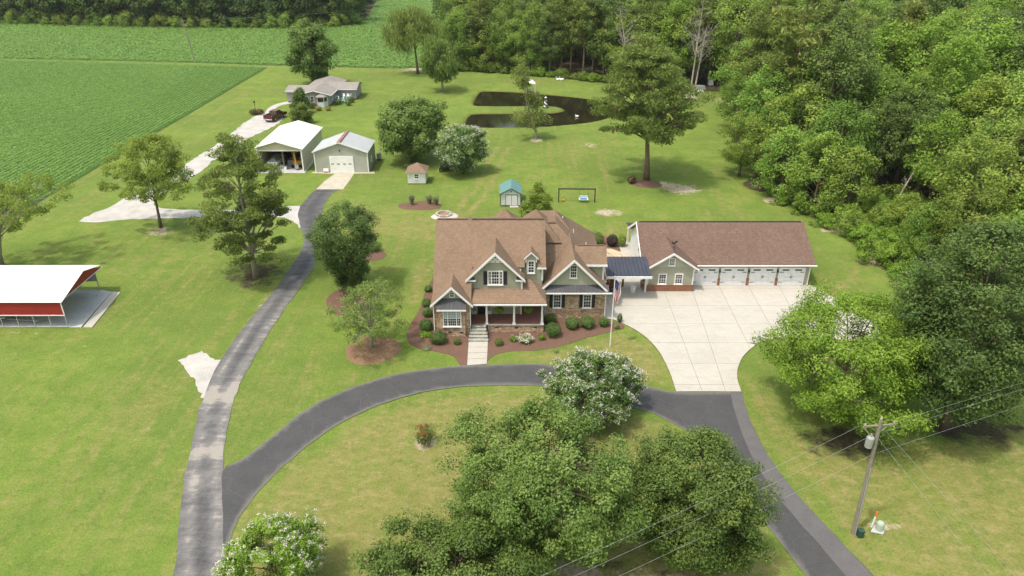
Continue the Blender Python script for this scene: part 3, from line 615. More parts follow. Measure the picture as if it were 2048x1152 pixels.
ring(745, 699, 55, 29, 'straw', seed=1, label='round mulch ring under the small sparse tree'); ring(749, 511, 23, 12, 'mulch', seed=2, label='mulch ring under the low shrub'); ring(1294, 368, 29, 8, 'mulch', seed=3, label='mulch ring under the tall pine')
ring(703, 600, 50, 30, 'mulch', seed=6, label='mulch ring under the dark maple')
ring(841, 411, 44, 9.5, 'mulch', seed=4, label='mulch bed with tall grass clumps'); ring(890, 433, 27, 8, 'gravel', seed=5, h=0.02, name='fire_pit_gravel', label='pale gravel round the fire pit')
struct(sheet('garden_bed', PX((1195, 470), (1228, 478), (1262, 492), (1264, 512), (1215, 498), (1205, 490)), 0.02, 'mulch', 3), 'mulch bed behind the breezeway')
pat = struct(sheet('flagstone_patio', PX((1205, 497), (1222, 497), (1270, 513), (1272, 560), (1205, 560)), 0.018, 'gap'), 'tan flagstone patio behind the breezeway')
bm = bmesh.new(); pp = PX((1205.5, 497.5), (1222, 497.5), (1269.5, 513.5), (1271.5, 559), (1205.5, 559)); bm.faces.new([bm.verts.new((x, y, 0)) for x, y in pp]); r = random.Random(5)
for k in range(15):
    p = pp[0]; co = Vector((r.uniform(9.8, 15.5), r.uniform(71, 81), 0)); a = r.choice((0, 1.57)) + r.uniform(-.5, .5)
    bmesh.ops.bisect_plane(bm, geom=bm.verts[:] + bm.edges[:] + bm.faces[:], plane_co=co, plane_no=(math.cos(a), math.sin(a), 0))
for f in bm.faces[:]:
    c0 = f.calc_center_median()
    if f.calc_area() > 0.06: sheet('flagstone', [((v.co.x - c0.x) * .94 + c0.x, (v.co.y - c0.y) * .94 + c0.y) for v in f.verts], 0.04 + 0.012 * r.random(), 'flagstone', parent=pat)
bm.free()

# ------------------------------------------------------------------ buildings
def mapbox(b, face, plane, a0, a1, d0, d1, z0, z1):
    if face == '-y': b.box(a0, a1, plane - d1, plane - d0, z0, z1)
    elif face == '+x': b.box(plane + d0, plane + d1, a0, a1, z0, z1)
    elif face == '-x': b.box(plane - d1, plane - d0, a0, a1, z0, z1)
    return b
def win(parent, a0, a1, z0, z1, plane, face='-y', cols=3, rows=4, mull=(), casing=0.10, blind=0.0, frame='white_paint', label=None, sill=True):
    "window: white casing, dark panes split by muntins, sill; sizes are to the outside of the casing"
    b = MB(); c = casing
    mapbox(b, face, plane, a0, a0 + c, 0.0, 0.07, z0, z1); mapbox(b, face, plane, a1 - c, a1, 0.0, 0.07, z0, z1)
    mapbox(b, face, plane, a0 + c, a1 - c, 0.0, 0.075, z1 - c, z1); mapbox(b, face, plane, a0 + c, a1 - c, 0.0, 0.065, z0, z0 + c * 0.8)
    ms = [a0 + c] + [m for m in mull] + [a1 - c]
    for m in mull: mapbox(b, face, plane, m - 0.05, m + 0.05, 0.0, 0.062, z0 + c * 0.8, z1 - c)
    w = b.build('window', frame, parent)
    if label: w['label'] = label
    zb, zt = z0 + c * 0.8, z1 - c; zm = (zb + zt) / 2
    for i in range(len(ms) - 1):
        l, r_ = ms[i] + (0.05 if i else 0), ms[i + 1] - (0.05 if i < len(ms) - 2 else 0)
        nc = max(2, round(cols * (r_ - l) / ((a1 - a0 - 2 * c) / max(1, len(ms) - 1)))) if len(ms) > 2 else cols
        pw, ph = (r_ - l) / nc, (zt - zb) / rows
        g_ = MB(); mapbox(g_, face, plane, l, r_, 0.004, 0.012, zb, zt); g_.build('pane', 'glass', w)
        if blind:
            g_ = MB(); mapbox(g_, face, plane, l + .01, r_ - .01, 0.0125, 0.016, zt - (zt - zb) * blind, zt); g_.build('blind', 'blind', w)
        q = MB()
        for k in range(1, nc): mapbox(q, face, plane, l + pw * k - .013, l + pw * k + .013, 0.017, 0.035, zb, zt)
        for k in range(1, rows):
            hh = 0.03 if k * 2 == rows else 0.013
            mapbox(q, face, plane, l, r_, 0.018, 0.042 if hh > .02 else 0.034, zb + ph * k - hh, zb + ph * k + hh)
        q.build('muntin', frame, w)
    if sill:
        s_ = MB(); mapbox(s_, face, plane, a0 - .05, a1 + .05, 0.0, 0.12, z0 - 0.07, z0 - 0.003); s_.build('sill', frame, w)
    return w
def shutter(parent, x0, x1, z0, z1, Y):
    b = MB(); b.box(x0, x1, Y - .05, Y - .002, z0, z1); s_ = b.build('shutter', 'shutter_dark', parent); q = MB(); n = 8
    for i in range(n): zz = z0 + .08 + (z1 - z0 - .16) * i / n; q.box(x0 + .05, x1 - .05, Y - .062, Y - .051, zz, zz + (z1 - z0 - .16) / n * .6)
    q.build('louvre', 'shutter_dark', s_)
def rakes(parent, xl, xr, zl, zr, xa, za, y, w=0.22, t=0.07, name='rake_board'):
    for (x0, z0) in ((xl, zl), (xr, zr)):
        b = MB(); b.prism([(x0, z0), (xa, za), (xa, za - w * 1.25), (x0 + (xa - x0) * .0, z0 - w)], y - t, y, 'y'); b.build(name, 'white_paint', parent)
def gable_roof(parent, xl, zl, xr, zr, xa, za, y0, y1, m, t=0.12, name='roof'):
    for x, z in ((xl, zl), (xr, zr)):
        b = MB(); b.slab([(x, y0, z), (xa, y0, za), (xa, y1, za), (x, y1, z)], t); b.build(name, m, parent)

# ---- the main house
H = thing('house', 'large sage green house with tan shingle roof, stone front and three gables', 'house', (0.9, 66, 0))
def part(name, m, fn, parent=H, **k):
    b = MB(); fn(b); return b.build(name, m, parent, **k)
RZ = lambda Y: 9.35 - 0.843 * abs(Y - 67.0)
part('wall', 'sage', lambda b: (b.prism([(62.7, 0), (72.8, 0), (72.8, 4.3), (67, 9.12), (62.7, 5.5)], -7.3, 0.9, 'x'), b.prism([(64.4, 0), (72.8, 0), (72.8, 4.3), (67, 9.12), (64.4, 6.8)], 0.9, 3.05, 'x')))
part('upper_wall', 'sage', lambda b: b.box(0.92, 3.0, 63.3, 65, 3.62, 5.62))
part('corner_board', 'white_paint', lambda b: b.box(2.90, 3.06, 63.24, 63.4, 4.3, 5.62))
part('left_wing_wall', 'stone', lambda b: b.box(-7.45, -4.05, 60.0, 63.0, 0, 3.42))
part('bay_wall', 'stone', lambda b: b.box(-7.02, -4.5, 59.72, 60.1, 0, 3.05))
part('left_gable_wall', 'sage_light', lambda b: b.prism([(-7.4, 3.42), (-4.05, 3.42), (-5.68, 5.18)], 60.02, 60.4))
part('gable_block', 'sage', lambda b: b.prism([(-4.1, 3.45), (0.95, 3.45), (0.95, 5.3), (-1.6, 7.8), (-4.1, 5.3)], 62.0, 66))
for x in (-4.1, 0.95): part('corner_board', 'white_paint', lambda b: b.box(x - .09, x + .09, 61.93, 62.12, 3.9, 5.2))
part('right_wing_wall', 'stone', lambda b: b.box(3.4, 9.3, 63.3, 66, 0, 3.45))
part('right_gable_wall', 'sage_light', lambda b: b.prism([(3.1, 3.4), (9.1, 3.4), (6.06, 6.42)], 63.32, 66))
part('rear_wall', 'sage', lambda b: b.box(3.06, 9.28, 65.9, 77.2, 0, 3.4))
# roofs
part('roof', 'roof_tan', lambda b: b.slab([(-7.6, 60.1, RZ(60.1)), (-3.9, 60.1, RZ(60.1)), (-3.9, 67, 9.35), (-7.6, 67, 9.35)], .12))
for xa_, xb_, ye_ in ((-3.895, 1.25, 62.9), (1.252, 2.50, 63.95), (2.502, 3.32, 62.9)): part('roof', 'roof_tan', lambda b: b.slab([(xa_, ye_, RZ(ye_) + .01), (xb_, ye_, RZ(ye_) + .01), (xb_, 67, 9.36), (xa_, 67, 9.36)], .12))
part('roof', 'roof_tan', lambda b: b.slab([(-7.6, 74, RZ(74)), (3.32, 74, RZ(74)), (3.32, 67.002, 9.345), (-7.6, 67.002, 9.345)], .12))
part('fascia', 'white_paint', lambda b: b.box(2.45, 3.34, 62.82, 62.89, RZ(62.9) - .17, RZ(62.9) - .02))
part('ridge_vent', 'roof_brown', lambda b: b.box(-4.0, 3.2, 66.86, 67.14, 9.28, 9.42)); part('ridge_vent', 'roof_brown', lambda b: b.box(-7.45, -4.4, 66.88, 67.12, 9.27, 9.39))
gable_roof(H, -7.75, 3.48, -3.72, 3.48, -5.68, 5.47, 59.55, 62.7, 'roof_tan'); rakes(H, -7.78, -3.70, 3.46, 3.46, -5.68, 5.46, 59.545)
gable_roof(H, -4.46, 5.15, 1.27, 5.15, -1.6, 8.06, 61.6, 66.2, 'roof_tan'); rakes(H, -4.48, 1.29, 5.14, 5.14, -1.6, 8.05, 61.595, .24)
gable_roof(H, 2.78, 3.46, 9.42, 3.40, 6.06, 6.77, 62.85, 69.6, 'roof_tan'); rakes(H, 2.76, 9.44, 3.45, 3.40, 6.06, 6.76, 62.845, .24)
part('rear_roof', 'roof_tan', lambda b: b.add([(3.0, 69.8, 7.8), (4.65, 69.8, 7.8), (4.65, 73.4, 7.8), (3.0, 73.4, 7.8), (3.0, 64.6, 3.42), (9.6, 64.6, 3.42), (9.6, 77.6, 3.42), (3.0, 77.6, 3.42)], [(0, 1, 2, 3), (4, 5, 1, 0), (5, 6, 2, 1), (6, 7, 3, 2), (7, 4, 0, 3), (4, 7, 6, 5)]))
part('ridge_vent', 'roof_brown', lambda b: b.box(3.4, 4.6, 69.7, 69.9, 7.77, 7.87))
for x, y, z, hw in ((-0.75, 70.4, 9.18, 2.6), (2.5, 70.4, 9.12, 2.6), (4.55, 72.6, 8.25, 1.6), (-4.5, 70.1, 8.35, 2.0)):
    part('hip_roof', 'roof_tan', lambda b: b.add([(x, y, z), (x - hw, y - hw, z - hw * 1.05), (x + hw, y - hw, z - hw * 1.05), (x + hw, y + hw, z - hw * 1.05), (x - hw, y + hw, z - hw * 1.05)], [(0, 1, 2), (0, 2, 3), (0, 3, 4), (0, 4, 1), (4, 3, 2, 1)]))
part('porch_roof', 'roof_tan', lambda b: (b.slab([(-4.0, 60.0, 3.44), (3.30, 60.0, 3.44), (1.75, 63.4, 4.52), (-4.0, 63.4, 4.52)], .1)))
part('porch_roof', 'roof_tan', lambda b: (b.slab([(3.302, 60.0, 3.438), (3.302, 63.5, 3.44), (1.752, 63.4, 4.518)], .1)))
part('porch_ceiling', 'white_paint', lambda b: b.box(-3.95, 3.2, 60.3, 64.3, 3.26, 3.31))
part('gutter', 'white_paint', lambda b: (b.box(-3.7, 3.34, 59.88, 59.98, 3.27, 3.39), b.box(3.2, 9.9, 62.58, 62.68, 3.10, 3.22)))
part('porch_beam', 'white_paint', lambda b: b.box(-3.9, 3.15, 60.45, 60.72, 2.98, 3.255))
# pent metal roofs
def pent(x0, x1, ya, za, yb, zb, n):
    for i in range(n):
        a, c = x0 + (x1 - x0) * i / n, x0 + (x1 - x0) * (i + 1) / n
        part('metal_panel', 'porch_metal', lambda b: (b.slab([(a, yb, zb), (c - .006, yb, zb), (c - .006, ya, za), (a, ya, za)], .04), b.bar((a + .015, yb, zb + .012), (a + .015, ya, za + .012), .03, .05)))
pent(3.15, 9.6, 63.31, 3.80, 62.68, 3.24, 16); pent(-7.15, -4.35, 60.0, 4.02, 59.30, 3.16, 7)
for x0, x1 in ((-4.3, -3.55), (0.4, 1.1)): part('cornice_return', 'porch_metal', lambda b: b.add([(x0, 61.65, 5.12), (x1, 61.65, 5.12), (x1, 62.0, 5.12), (x0, 62.0, 5.12), ((x0 + x1) / 2 , 62.0, 5.5), (x0 + .1, 62.0, 5.5)], [(0, 1, 4, 5), (0, 5, 3), (1, 2, 4), (3, 2, 1, 0), (2, 3, 5, 4)]))
for x0, x1 in ((-4.35, -3.5), (0.35, 1.15)): part('cornice_trim', 'white_paint', lambda b: b.box(x0, x1, 61.62, 62.0, 4.98, 5.115))
part('bay_trim', 'white_paint', lambda b: b.box(-7.15, -4.35, 59.26, 59.36, 3.0, 3.15))
pk = part('gable_ornament', 'white_paint', lambda b: b.prism([(-2.50, 6.86), (-0.70, 6.86), (-1.6, 7.72)], 61.90, 61.995))
for x, z in ((-1.6, 7.42), (-1.82, 7.18), (-1.38, 7.18), (-2.1, 6.98), (-1.6, 6.98), (-1.1, 6.98)): part('vent_hole', 'shutter_dark', lambda b: b.prism([(x + .05 * math.cos(k), z + .05 * math.sin(k)) for k in np.linspace(0, 5.5, 8)], 61.885, 61.9), pk)
# dormers
part('dormer_wall', 'sage_light', lambda b: b.prism([(1.38, 5.0), (2.36, 5.0), (2.36, 6.85), (1.87, 7.3), (1.38, 6.85)], 63.22, 66))
for x in (1.36, 2.38): part('corner_board', 'white_paint', lambda b: b.box(x - .06, x + .06, 63.17, 63.3, 6.3, 6.85))
gable_roof(H, 1.16, 6.80, 2.58, 6.80, 1.87, 7.48, 63.0, 66.3, 'roof_tan', .08); rakes(H, 1.15, 2.59, 6.79, 6.79, 1.87, 7.47, 62.995, .12, .05)
win(H, 1.52, 2.22, 5.15, 6.50, 63.22, cols=2, rows=4)
part('side_dormer_wall', 'sage', lambda b: b.prism([(64.85, 3.2), (67.4, 3.2), (67.4, 5.6), (66.1, 6.7), (64.85, 5.6)], 6.6, 9.2, 'x'))
part('corner_board', 'white_paint', lambda b: b.box(9.10, 9.26, 64.78, 64.93, 3.5, 5.55))
part('side_dormer_roof', 'roof_tan', lambda b: (b.slab([(6.3, 64.5, 5.45), (9.5, 64.5, 5.45), (9.5, 66.1, 6.86), (6.3, 66.1, 6.86)], .1), b.slab([(6.3, 67.7, 5.45), (9.5, 67.7, 5.45), (9.5, 66.102, 6.858), (6.3, 66.102, 6.858)], .1)))
part('fascia', 'white_paint', lambda b: b.box(7.2, 9.52, 64.40, 64.49, 5.24, 5.44)); part('ridge_vent', 'roof_brown', lambda b: b.box(6.6, 9.3, 66.02, 66.18, 6.82, 6.90))
# windows and door
win(H, -6.62, -4.86, 1.12, 2.95, 59.72, cols=3, rows=6, mull=(-6.16, -5.32), blind=0.5, label='triple bay window with blinds half drawn')
win(H, -5.95, -5.42, 4.12, 4.72, 60.02, cols=2, rows=2, sill=False)
win(H, -2.36, -0.86, 4.48, 5.98, 62.0, cols=2, rows=4, mull=(-1.98, -1.24), label='upper triple window between dark shutters')
shutter(H, -2.76, -2.40, 4.5, 5.92, 62.0); shutter(H, -0.82, -0.48, 4.5, 5.92, 62.0)
win(H, 5.68, 6.42, 4.55, 5.98, 63.32, cols=3, rows=4)
for x0, x1 in ((4.10, 4.96), (7.10, 7.98)):
    win(H, x0, x1, 1.22, 2.78, 63.3, cols=3, rows=4); shutter(H, x0 - .34, x0 - .02, 1.26, 2.74, 63.3); shutter(H, x1 + .02, x1 + .34, 1.26, 2.74, 63.3)
win(H, -1.85, 0.45, 1.75, 2.95, 62.7, cols=3, rows=4, mull=(-1.15, -0.25))
d = part('door', 'shutter_dark', lambda b: b.box(-3.40, -2.62, 62.63, 62.695, 0.86, 2.95)); part('door_glass', 'glass', lambda b: b.box(-3.25, -2.77, 62.60, 62.628, 1.15, 2.8), d); part('handle', 'galv', lambda b: b.box(-2.74, -2.69, 62.57, 62.62, 1.7, 2.0), d)
for x in (-3.80, -2.30): part('sidelight', 'white_paint', lambda b: (b.box(x - .26, x - .2, 62.6, 62.695, .86, 3.0), b.box(x + .2, x + .26, 62.6, 62.695, .86, 3.0), b.box(x - .2, x + .2, 62.61, 62.695, .86, 1.2), b.box(x - .2, x + .2, 62.61, 62.695, 2.88, 3.0)))
part('porch_trim', 'white_paint', lambda b: b.box(0.82, 0.98, 62.6, 62.75, 0.85, 3.25))
# porch
pf = part('porch_floor', 'brick_floor', lambda b: b.box(-4.0, 3.1, 60.56, 64.35, 0.70, 0.85)); part('porch_nosing', 'bluestone', lambda b: b.box(-2.35, 3.14, 60.42, 60.62, 0.80, 0.875), pf)
pw = part('porch_base', 'stone', lambda b: b.box(-2.35, 3.08, 60.5, 60.85, 0, 0.70))
for x in (-1.5, 0.45, 2.3): part('foundation_vent', 'black_metal', lambda b: b.box(x - .17, x + .17, 60.485, 60.5, .47, .60), pw)
for x in (-6.0, -4.9): part('foundation_vent', 'black_metal', lambda b: b.box(x - .17, x + .17, 59.705, 59.72, .38, .52))
for x in (-2.46, 0.20, 2.92):
    cl = part('porch_column', 'white_paint', lambda b: b.add([(x - .11, 60.5, .95), (x + .11, 60.5, .95), (x + .11, 60.72, .95), (x - .11, 60.72, .95), (x - .085, 60.525, 2.97), (x + .085, 60.525, 2.97), (x + .085, 60.695, 2.97), (x - .085, 60.695, 2.97)], [(3, 2, 1, 0), (4, 5, 6, 7), (0, 1, 5, 4), (1, 2, 6, 5), (2, 3, 7, 6), (3, 0, 4, 7)]))
    part('column_base', 'white_paint', lambda b: b.box(x - .16, x + .16, 60.45, 60.77, .876, 1.0), cl)
for i in range(5):
    zt = 0.85 - 0.17 * (i); w = 0.62 + 0.06 * i; yb = 60.5 - 0.36 * i
    st = part('step', 'bluestone', lambda b: b.box(-3.22 - w - .12, -3.22 + w + .12, yb - .40, yb + .05, zt - .05, zt)); part('riser', 'stone', lambda b: b.box(-3.22 - w - .08, -3.22 + w + .08, yb - .36, yb + .04, 0, zt - .052), st)
for sx in (-1, 1):
    def rail(b):
        p = [(-3.22 + sx * .66, 60.5, 1.75), (-3.22 + sx * .72, 59.6, 1.25), (-3.22 + sx * .98, 58.65, .85)]
        b.tube(p, .022, 5)
        for q in p: b.tube([q, (q[0], q[1], max(.02, q[2] - .9))], .018, 5)
        for k in range(1, 8): u_ = k / 8; y_ = 60.5 - 1.85 * u_; x_ = -3.22 + sx * (.66 + .32 * u_ * u_); z_ = 1.75 - .9 * u_; b.tube([(x_, y_, z_), (x_, y_, z_ - .8)], .01, 4)
    part('handrail', 'iron', rail)
for x, y, z0, z1 in ((-7.5, 59.93, .1, 3.3), (3.32, 63.2, .1, 3.2), (9.36, 63.2, .1, 2.7), (-4.0, 59.95, .1, 3.2)): part('downspout', 'white_paint', lambda b: b.box(x - .04, x + .04, y - .06, y + .02, z0, z1))
part('downspout', 'white_paint', lambda b: b.tube([(9.85, 62.65, 3.15), (9.6, 62.9, 3.0), (9.37, 63.15, 2.7)], .04, 5))
for x, y, z in ((7.9, 70.2, 5.0), (6.6, 71.2, 6.15), (5.5, 72.5, 7.1)): part('vent_pipe', 'white_paint', lambda b: b.tube([(x, y, z - .2), (x, y, z + .35)], .05, 6))
o = MB(); o.box(-8.25, -7.65, 63.9, 64.7, 0.03, .95); o.box(-8.2, -7.7, 63.95, 64.65, .95, 1.0); tag(o.build('heat_pump', 'grey_paint', None, (-7.95, 64.3, 0.02)), 'grey heat pump box beside the left house wall', 'heat pump')
o = MB(); o.box(-3.75, -2.35, 61.9, 62.5, .855, .875); tag(o.build('doormat', 'doormat', None, (-3, 62.2, .855)), 'tan doormat in front of the dark front door', 'doormat')
def hanging(x, label):
    t_ = thing('hanging_basket', label, 'hanging basket', (x, 60.9, 2.0), group='hanging baskets on the porch')
    part('basket', 'brown_wood', lambda b: b.lathe([(.12, -.05), (.26, .15), (.28, .22)], 12, (x, 60.9, 2.0)), t_); part('chain', 'iron', lambda b: [b.tube([(x + .24 * math.cos(a), 60.9 + .24 * math.sin(a), 2.22), (x, 60.9, 3.0)], .008, 4) for a in (0, 2.1, 4.2)], t_)
    return t_
baskets = [hanging(-1.2, 'fern basket hanging in front of the porch window'), hanging(1.58, 'fern basket hanging before the dark end of the porch')]

# ---- the garage
G = thing('garage', 'long brown roofed sage garage with four white doors', 'garage', (23.5, 75.5, 0))
gp = lambda name, m, fn, parent=G, **k: part(name, m, fn, parent, **k)
GR = lambda Y: 5.66 - 0.547 * abs(Y - 75.5)
gp('wall', 'sage', lambda b: b.prism([(70.72, 0), (80.4, 0), (80.4, 2.85), (75.5, 5.48), (70.72, 2.85)], 14.5, 32.6, 'x'))
gp('gable_end_trim', 'white_siding', lambda b: b.prism([(70.75, 0.02), (80.3, 0.02), (80.3, 2.8), (75.5, 5.43), (70.75, 2.8)], 14.46, 14.5, 'x'))
gp('roof', 'roof_brown', lambda b: b.slab([(14.1, 70.2, GR(70.2)), (33.0, 70.2, GR(70.2)), (33.0, 75.5, 5.66), (14.1, 75.5, 5.66)], .14))
gp('roof', 'roof_brown', lambda b: b.slab([(14.1, 80.8, GR(80.8)), (33.0, 80.8, GR(80.8)), (33.0, 75.502, 5.658), (14.1, 75.502, 5.658)], .14))
gp('ridge_vent', 'shutter_dark', lambda b: b.box(14.4, 32.7, 75.42, 75.58, 5.60, 5.70))
for ya in (70.2, 80.8): gp('rake_board', 'white_paint', lambda b: b.slab([(14.03, ya, GR(ya) + .01), (14.095, ya, GR(ya) + .01), (14.095, 75.5, 5.67), (14.03, 75.5, 5.67)], .24))
gp('gutter', 'white_paint', lambda b: b.box(19.9, 33.1, 70.08, 70.19, 2.58, 2.71)); gp('soffit', 'white_paint', lambda b: b.box(19.9, 32.9, 70.2, 70.7, 2.52, 2.56))
gp('downspout', 'white_paint', lambda b: (b.box(32.56, 32.66, 70.6, 70.70, .1, 2.4), b.tube([(33.0, 70.2, 2.6), (32.75, 70.5, 2.5), (32.62, 70.65, 2.35)], .045, 5)))
doors = [(19.83, 22.62), (22.93, 25.78), (26.13, 28.96), (29.29, 32.12)]
for x0, x1 in doors:
    d = gp('garage_door', 'door_white', lambda b: b.box(x0 + .06, x1 - .06, 70.66, 70.719, 0.03, 2.12))
    for k in range(4):
        for j in range(4):
            w = (x1 - x0 - .2) / 4; a = x0 + .1 + w * j; z0 = .06 + k * .515
            part('door_panel', 'door_white', lambda b: b.box(a + .03, a + w - .03, 70.638, 70.659, z0 + .03, z0 + .485), d) if k < 3 or j in (9,) else None
    for a in (x0 + .35, x1 - 1.1): part('door_window', 'glass', lambda b: b.box(a, a + .75, 70.64, 70.659, 1.82, 1.98), d)
    for a in (x0 + .08, x1 - .50):
        for z in (.42, 1.62): part('strap_hinge', 'black_metal', lambda b: b.box(a, a + .42, 70.615, 70.637, z, z + .04), d)
    for a in ((x0 + x1) / 2 - .09, (x0 + x1) / 2 + .05): part('handle', 'black_metal', lambda b: b.box(a, a + .045, 70.60, 70.637, .95, 1.22), d)
    gp('door_trim', 'white_paint', lambda b: (b.box(x0 - .03, x0 + .06, 70.63, 70.72, 0.03, 2.2), b.box(x1 - .06, x1 + .03, 70.63, 70.72, .03, 2.2), b.box(x0 + .06, x1 - .06, 70.63, 70.72, 2.12, 2.2)))
for (a, b_), (c_, d_) in zip(doors[:-1], doors[1:]):
    gp('brick_pier', 'brick_red', lambda b: b.box(b_ + .02, c_ - .02, 70.58, 70.72, .02, .85))
    lt = gp('wall_lantern', 'black_metal', lambda b: (b.box((b_ + c_) / 2 - .07, (b_ + c_) / 2 + .07, 70.50, 70.64, 1.62, 1.86), b.box((b_ + c_) / 2 - .03, (b_ + c_) / 2 + .03, 70.6, 70.72, 1.84, 1.92)))
gp('gable_block', 'sage', lambda b: b.prism([(14.68, 0), (19.55, 0), (19.55, 2.9), (14.68, 2.9)], 69.3, 71.5)); gp('gable_wall', 'sage_light', lambda b: b.prism([(14.62, 2.905), (19.6, 2.905), (17.12, 4.5)], 69.27, 71.5))
gp('brick_base', 'brick_red', lambda b: b.box(14.58, 19.64, 69.18, 71, 0.01, .78)); gp('brick_cap', 'brick_red', lambda b: b.box(14.56, 19.66, 69.15, 69.32, .782, .83))
gp('corner_board', 'white_paint', lambda b: b.box(19.48, 19.6, 69.23, 69.36, .832, 2.9)); gp('corner_board', 'white_paint', lambda b: b.box(14.63, 14.75, 69.23, 69.36, .832, 2.9))
gable_roof(G, 14.25, 2.86, 20.0, 2.82, 17.12, 4.76, 68.85, 74.2, 'roof_brown', .1); rakes(G, 14.23, 20.02, 2.85, 2.81, 17.12, 4.75, 68.845, .2)
win(G, 15.80, 16.70, .90, 2.12, 69.3, cols=3, rows=4); win(G, 17.56, 18.46, .90, 2.12, 69.3, cols=3, rows=4); win(G, 16.74, 17.46, 3.1, 3.98, 69.27, cols=3, rows=4)
wv = gp('weathervane', 'black_metal', lambda b: (b.tube([(17.12, 69.1, 4.6), (17.12, 69.1, 6.0)], .02, 5), b.bar((16.85, 69.1, 5.25), (17.4, 69.1, 5.25), .025), b.bar((17.12, 68.85, 5.25), (17.12, 69.35, 5.25), .025), b.prism([(16.8, 5.75), (17.0, 5.68), (17.2, 5.7), (17.32, 5.92), (17.42, 5.86), (17.36, 6.1), (17.22, 6.02), (17.1, 5.85), (16.9, 5.9), (16.85, 6.08)], 69.09, 69.11)))
for i in range(10):
    a = 14.2 + 1.9 * i; gp('porch_panel', 'seam_metal', lambda b: (b.slab([(a, 80.55, 3.02), (a + 1.88, 80.55, 3.02), (a + 1.88, 83.0, 2.55), (a, 83.0, 2.55)], .05), b.bar((a + .02, 80.55, 3.03), (a + .02, 83, 2.56), .03, .06)))
for x in (14.5, 20.5, 26.5, 32.5): gp('porch_post', 'white_paint', lambda b: b.box(x - .09, x + .09, 82.6, 82.78, 0, 2.56))
gp('porch_slab', 'concrete', lambda b: b.box(14.2, 32.8, 76.5, 83.1, 0.01, .06))
gp('side_walk', 'concrete', lambda b: b.box(13.3, 14.45, 71.5, 82, 0.012, .05))

# ---- breezeway between the two
B = thing('breezeway', 'dark seamed metal breezeway roof between house and garage', 'breezeway', (12.2, 68.5, 0))
n = 12
for i in range(n):
    a, c_ = 9.86 + 4.7 * i / n, 9.86 + 4.7 * (i + 1) / n
    part('roof_panel', 'seam_metal', lambda b: (b.slab([(a, 66.9, 3.0), (c_ - .006, 66.9, 3.0), (c_ - .006, 70.6, 3.55), (a, 70.6, 3.55)], .05), b.bar((a + .02, 66.9, 3.02), (a + .02, 70.6, 3.57), .035, .06)), B)
part('fascia', 'white_paint', lambda b: b.box(9.84, 14.6, 66.78, 66.88, 2.72, 2.98), B); part('ceiling', 'white_paint', lambda b: b.slab([(9.9, 66.95, 2.9), (14.5, 66.95, 2.9), (14.5, 70.5, 3.42), (9.9, 70.5, 3.42)], .03), B)
for x, y, m in ((14.42, 68.95, 'white_paint'), (9.95, 68.4, 'white_paint'), (12.2, 70.4, 'brown_wood'), (9.95, 70.4, 'white_paint'), (14.42, 70.4, 'brown_wood')): part('post', m, lambda b: b.box(x - .09, x + .09, y - .09, y + .09, 0.04, 2.9), B)
part('stone_pier', 'stone', lambda b: b.box(14.1, 14.55, 69.9, 70.35, 0.03, .85), B)
eg = thing('egg_chair', 'brown wicker egg chair in the shade of the breezeway', 'chair', (10.75, 69.4, 0.05))
part('shell', 'brown_wood', lambda b: b.lathe([(.1, .25), (.42, .42), (.55, .85), (.48, 1.3), (.2, 1.6)], 12, (10.75, 69.4, .05)), eg); part('stand', 'iron', lambda b: (b.tube([(10.75, 69.4, .05), (10.75, 69.4, .32)], .05, 6), b.lathe([(.4, 0), (.4, .04)], 12, (10.75, 69.4, .05))), eg)
cn = thing('storage_bin', 'pale waste bin with lid under the breezeway', 'bin', (13.1, 69.0, 0.05))
part('body', 'white_paint', lambda b: b.lathe([(.25, 0), (.32, .62)], 10, (13.1, 69.0, .05)), cn); part('lid', 'white_paint', lambda b: b.lathe([(.34, .622), (.34, .68), (.1, .74)], 10, (13.1, 69.0, .05)), cn)
fp_ = thing('flagpole', 'tall white flagpole with a hanging striped flag before the house', 'flagpole', (9.29, 57.85, 0))
FH = 7.3
part('pole', 'white_paint', lambda b: b.tube([(9.29, 57.85, 0), (9.29, 57.85, FH)], [.055, .035], 8), fp_); part('finial', 'galv', lambda b: b.lathe([(.03, 0), (.08, .05), (.08, .1), (.02, .15)], 8, (9.29, 57.85, FH)), fp_)
def flag_strip(i0, i1, j0, j1, m, name, par, off=0.0):
    b = MB(); NU, NV = 10, 13; W, L_ = 0.55, 2.1
    def pt(i, j, o_):
        u, v = i / NU, j / NV
        return (9.34 + W * u * (1 - .25 * v) + .07 * math.sin(v * 7 + u * 5), 57.85 + .11 * math.sin(u * 9 + v * 3) + o_, FH - .25 - L_ * v - .55 * u * (1 - .4 * v))
    for i in range(i0, i1 + 1):
        for j in range(j0, j1 + 1): b.v.append(pt(i, j, off))
    w = j1 - j0 + 1
    for i in range(i1 - i0):
        for j in range(j1 - j0): b.f.append((i * w + j, (i + 1) * w + j, (i + 1) * w + j + 1, i * w + j + 1))
    return b.build(name, m, par, smooth=True)
fl = flag_strip(0, 10, 0, 13, 'flag_white', 'flag', fp_)
for i in range(0, 10, 2): flag_strip(i, i + 1, 5 if i < 6 else 0, 13, 'flag_red', 'red_stripe', fl, -.012); flag_strip(i, i + 1, 5 if i < 6 else 0, 13, 'flag_red', 'red_stripe', fl, .012)
flag_strip(0, 6, 0, 5, 'flag_blue', 'canton', fl, -.014); flag_strip(0, 6, 0, 5, 'flag_blue', 'canton', fl, .014)

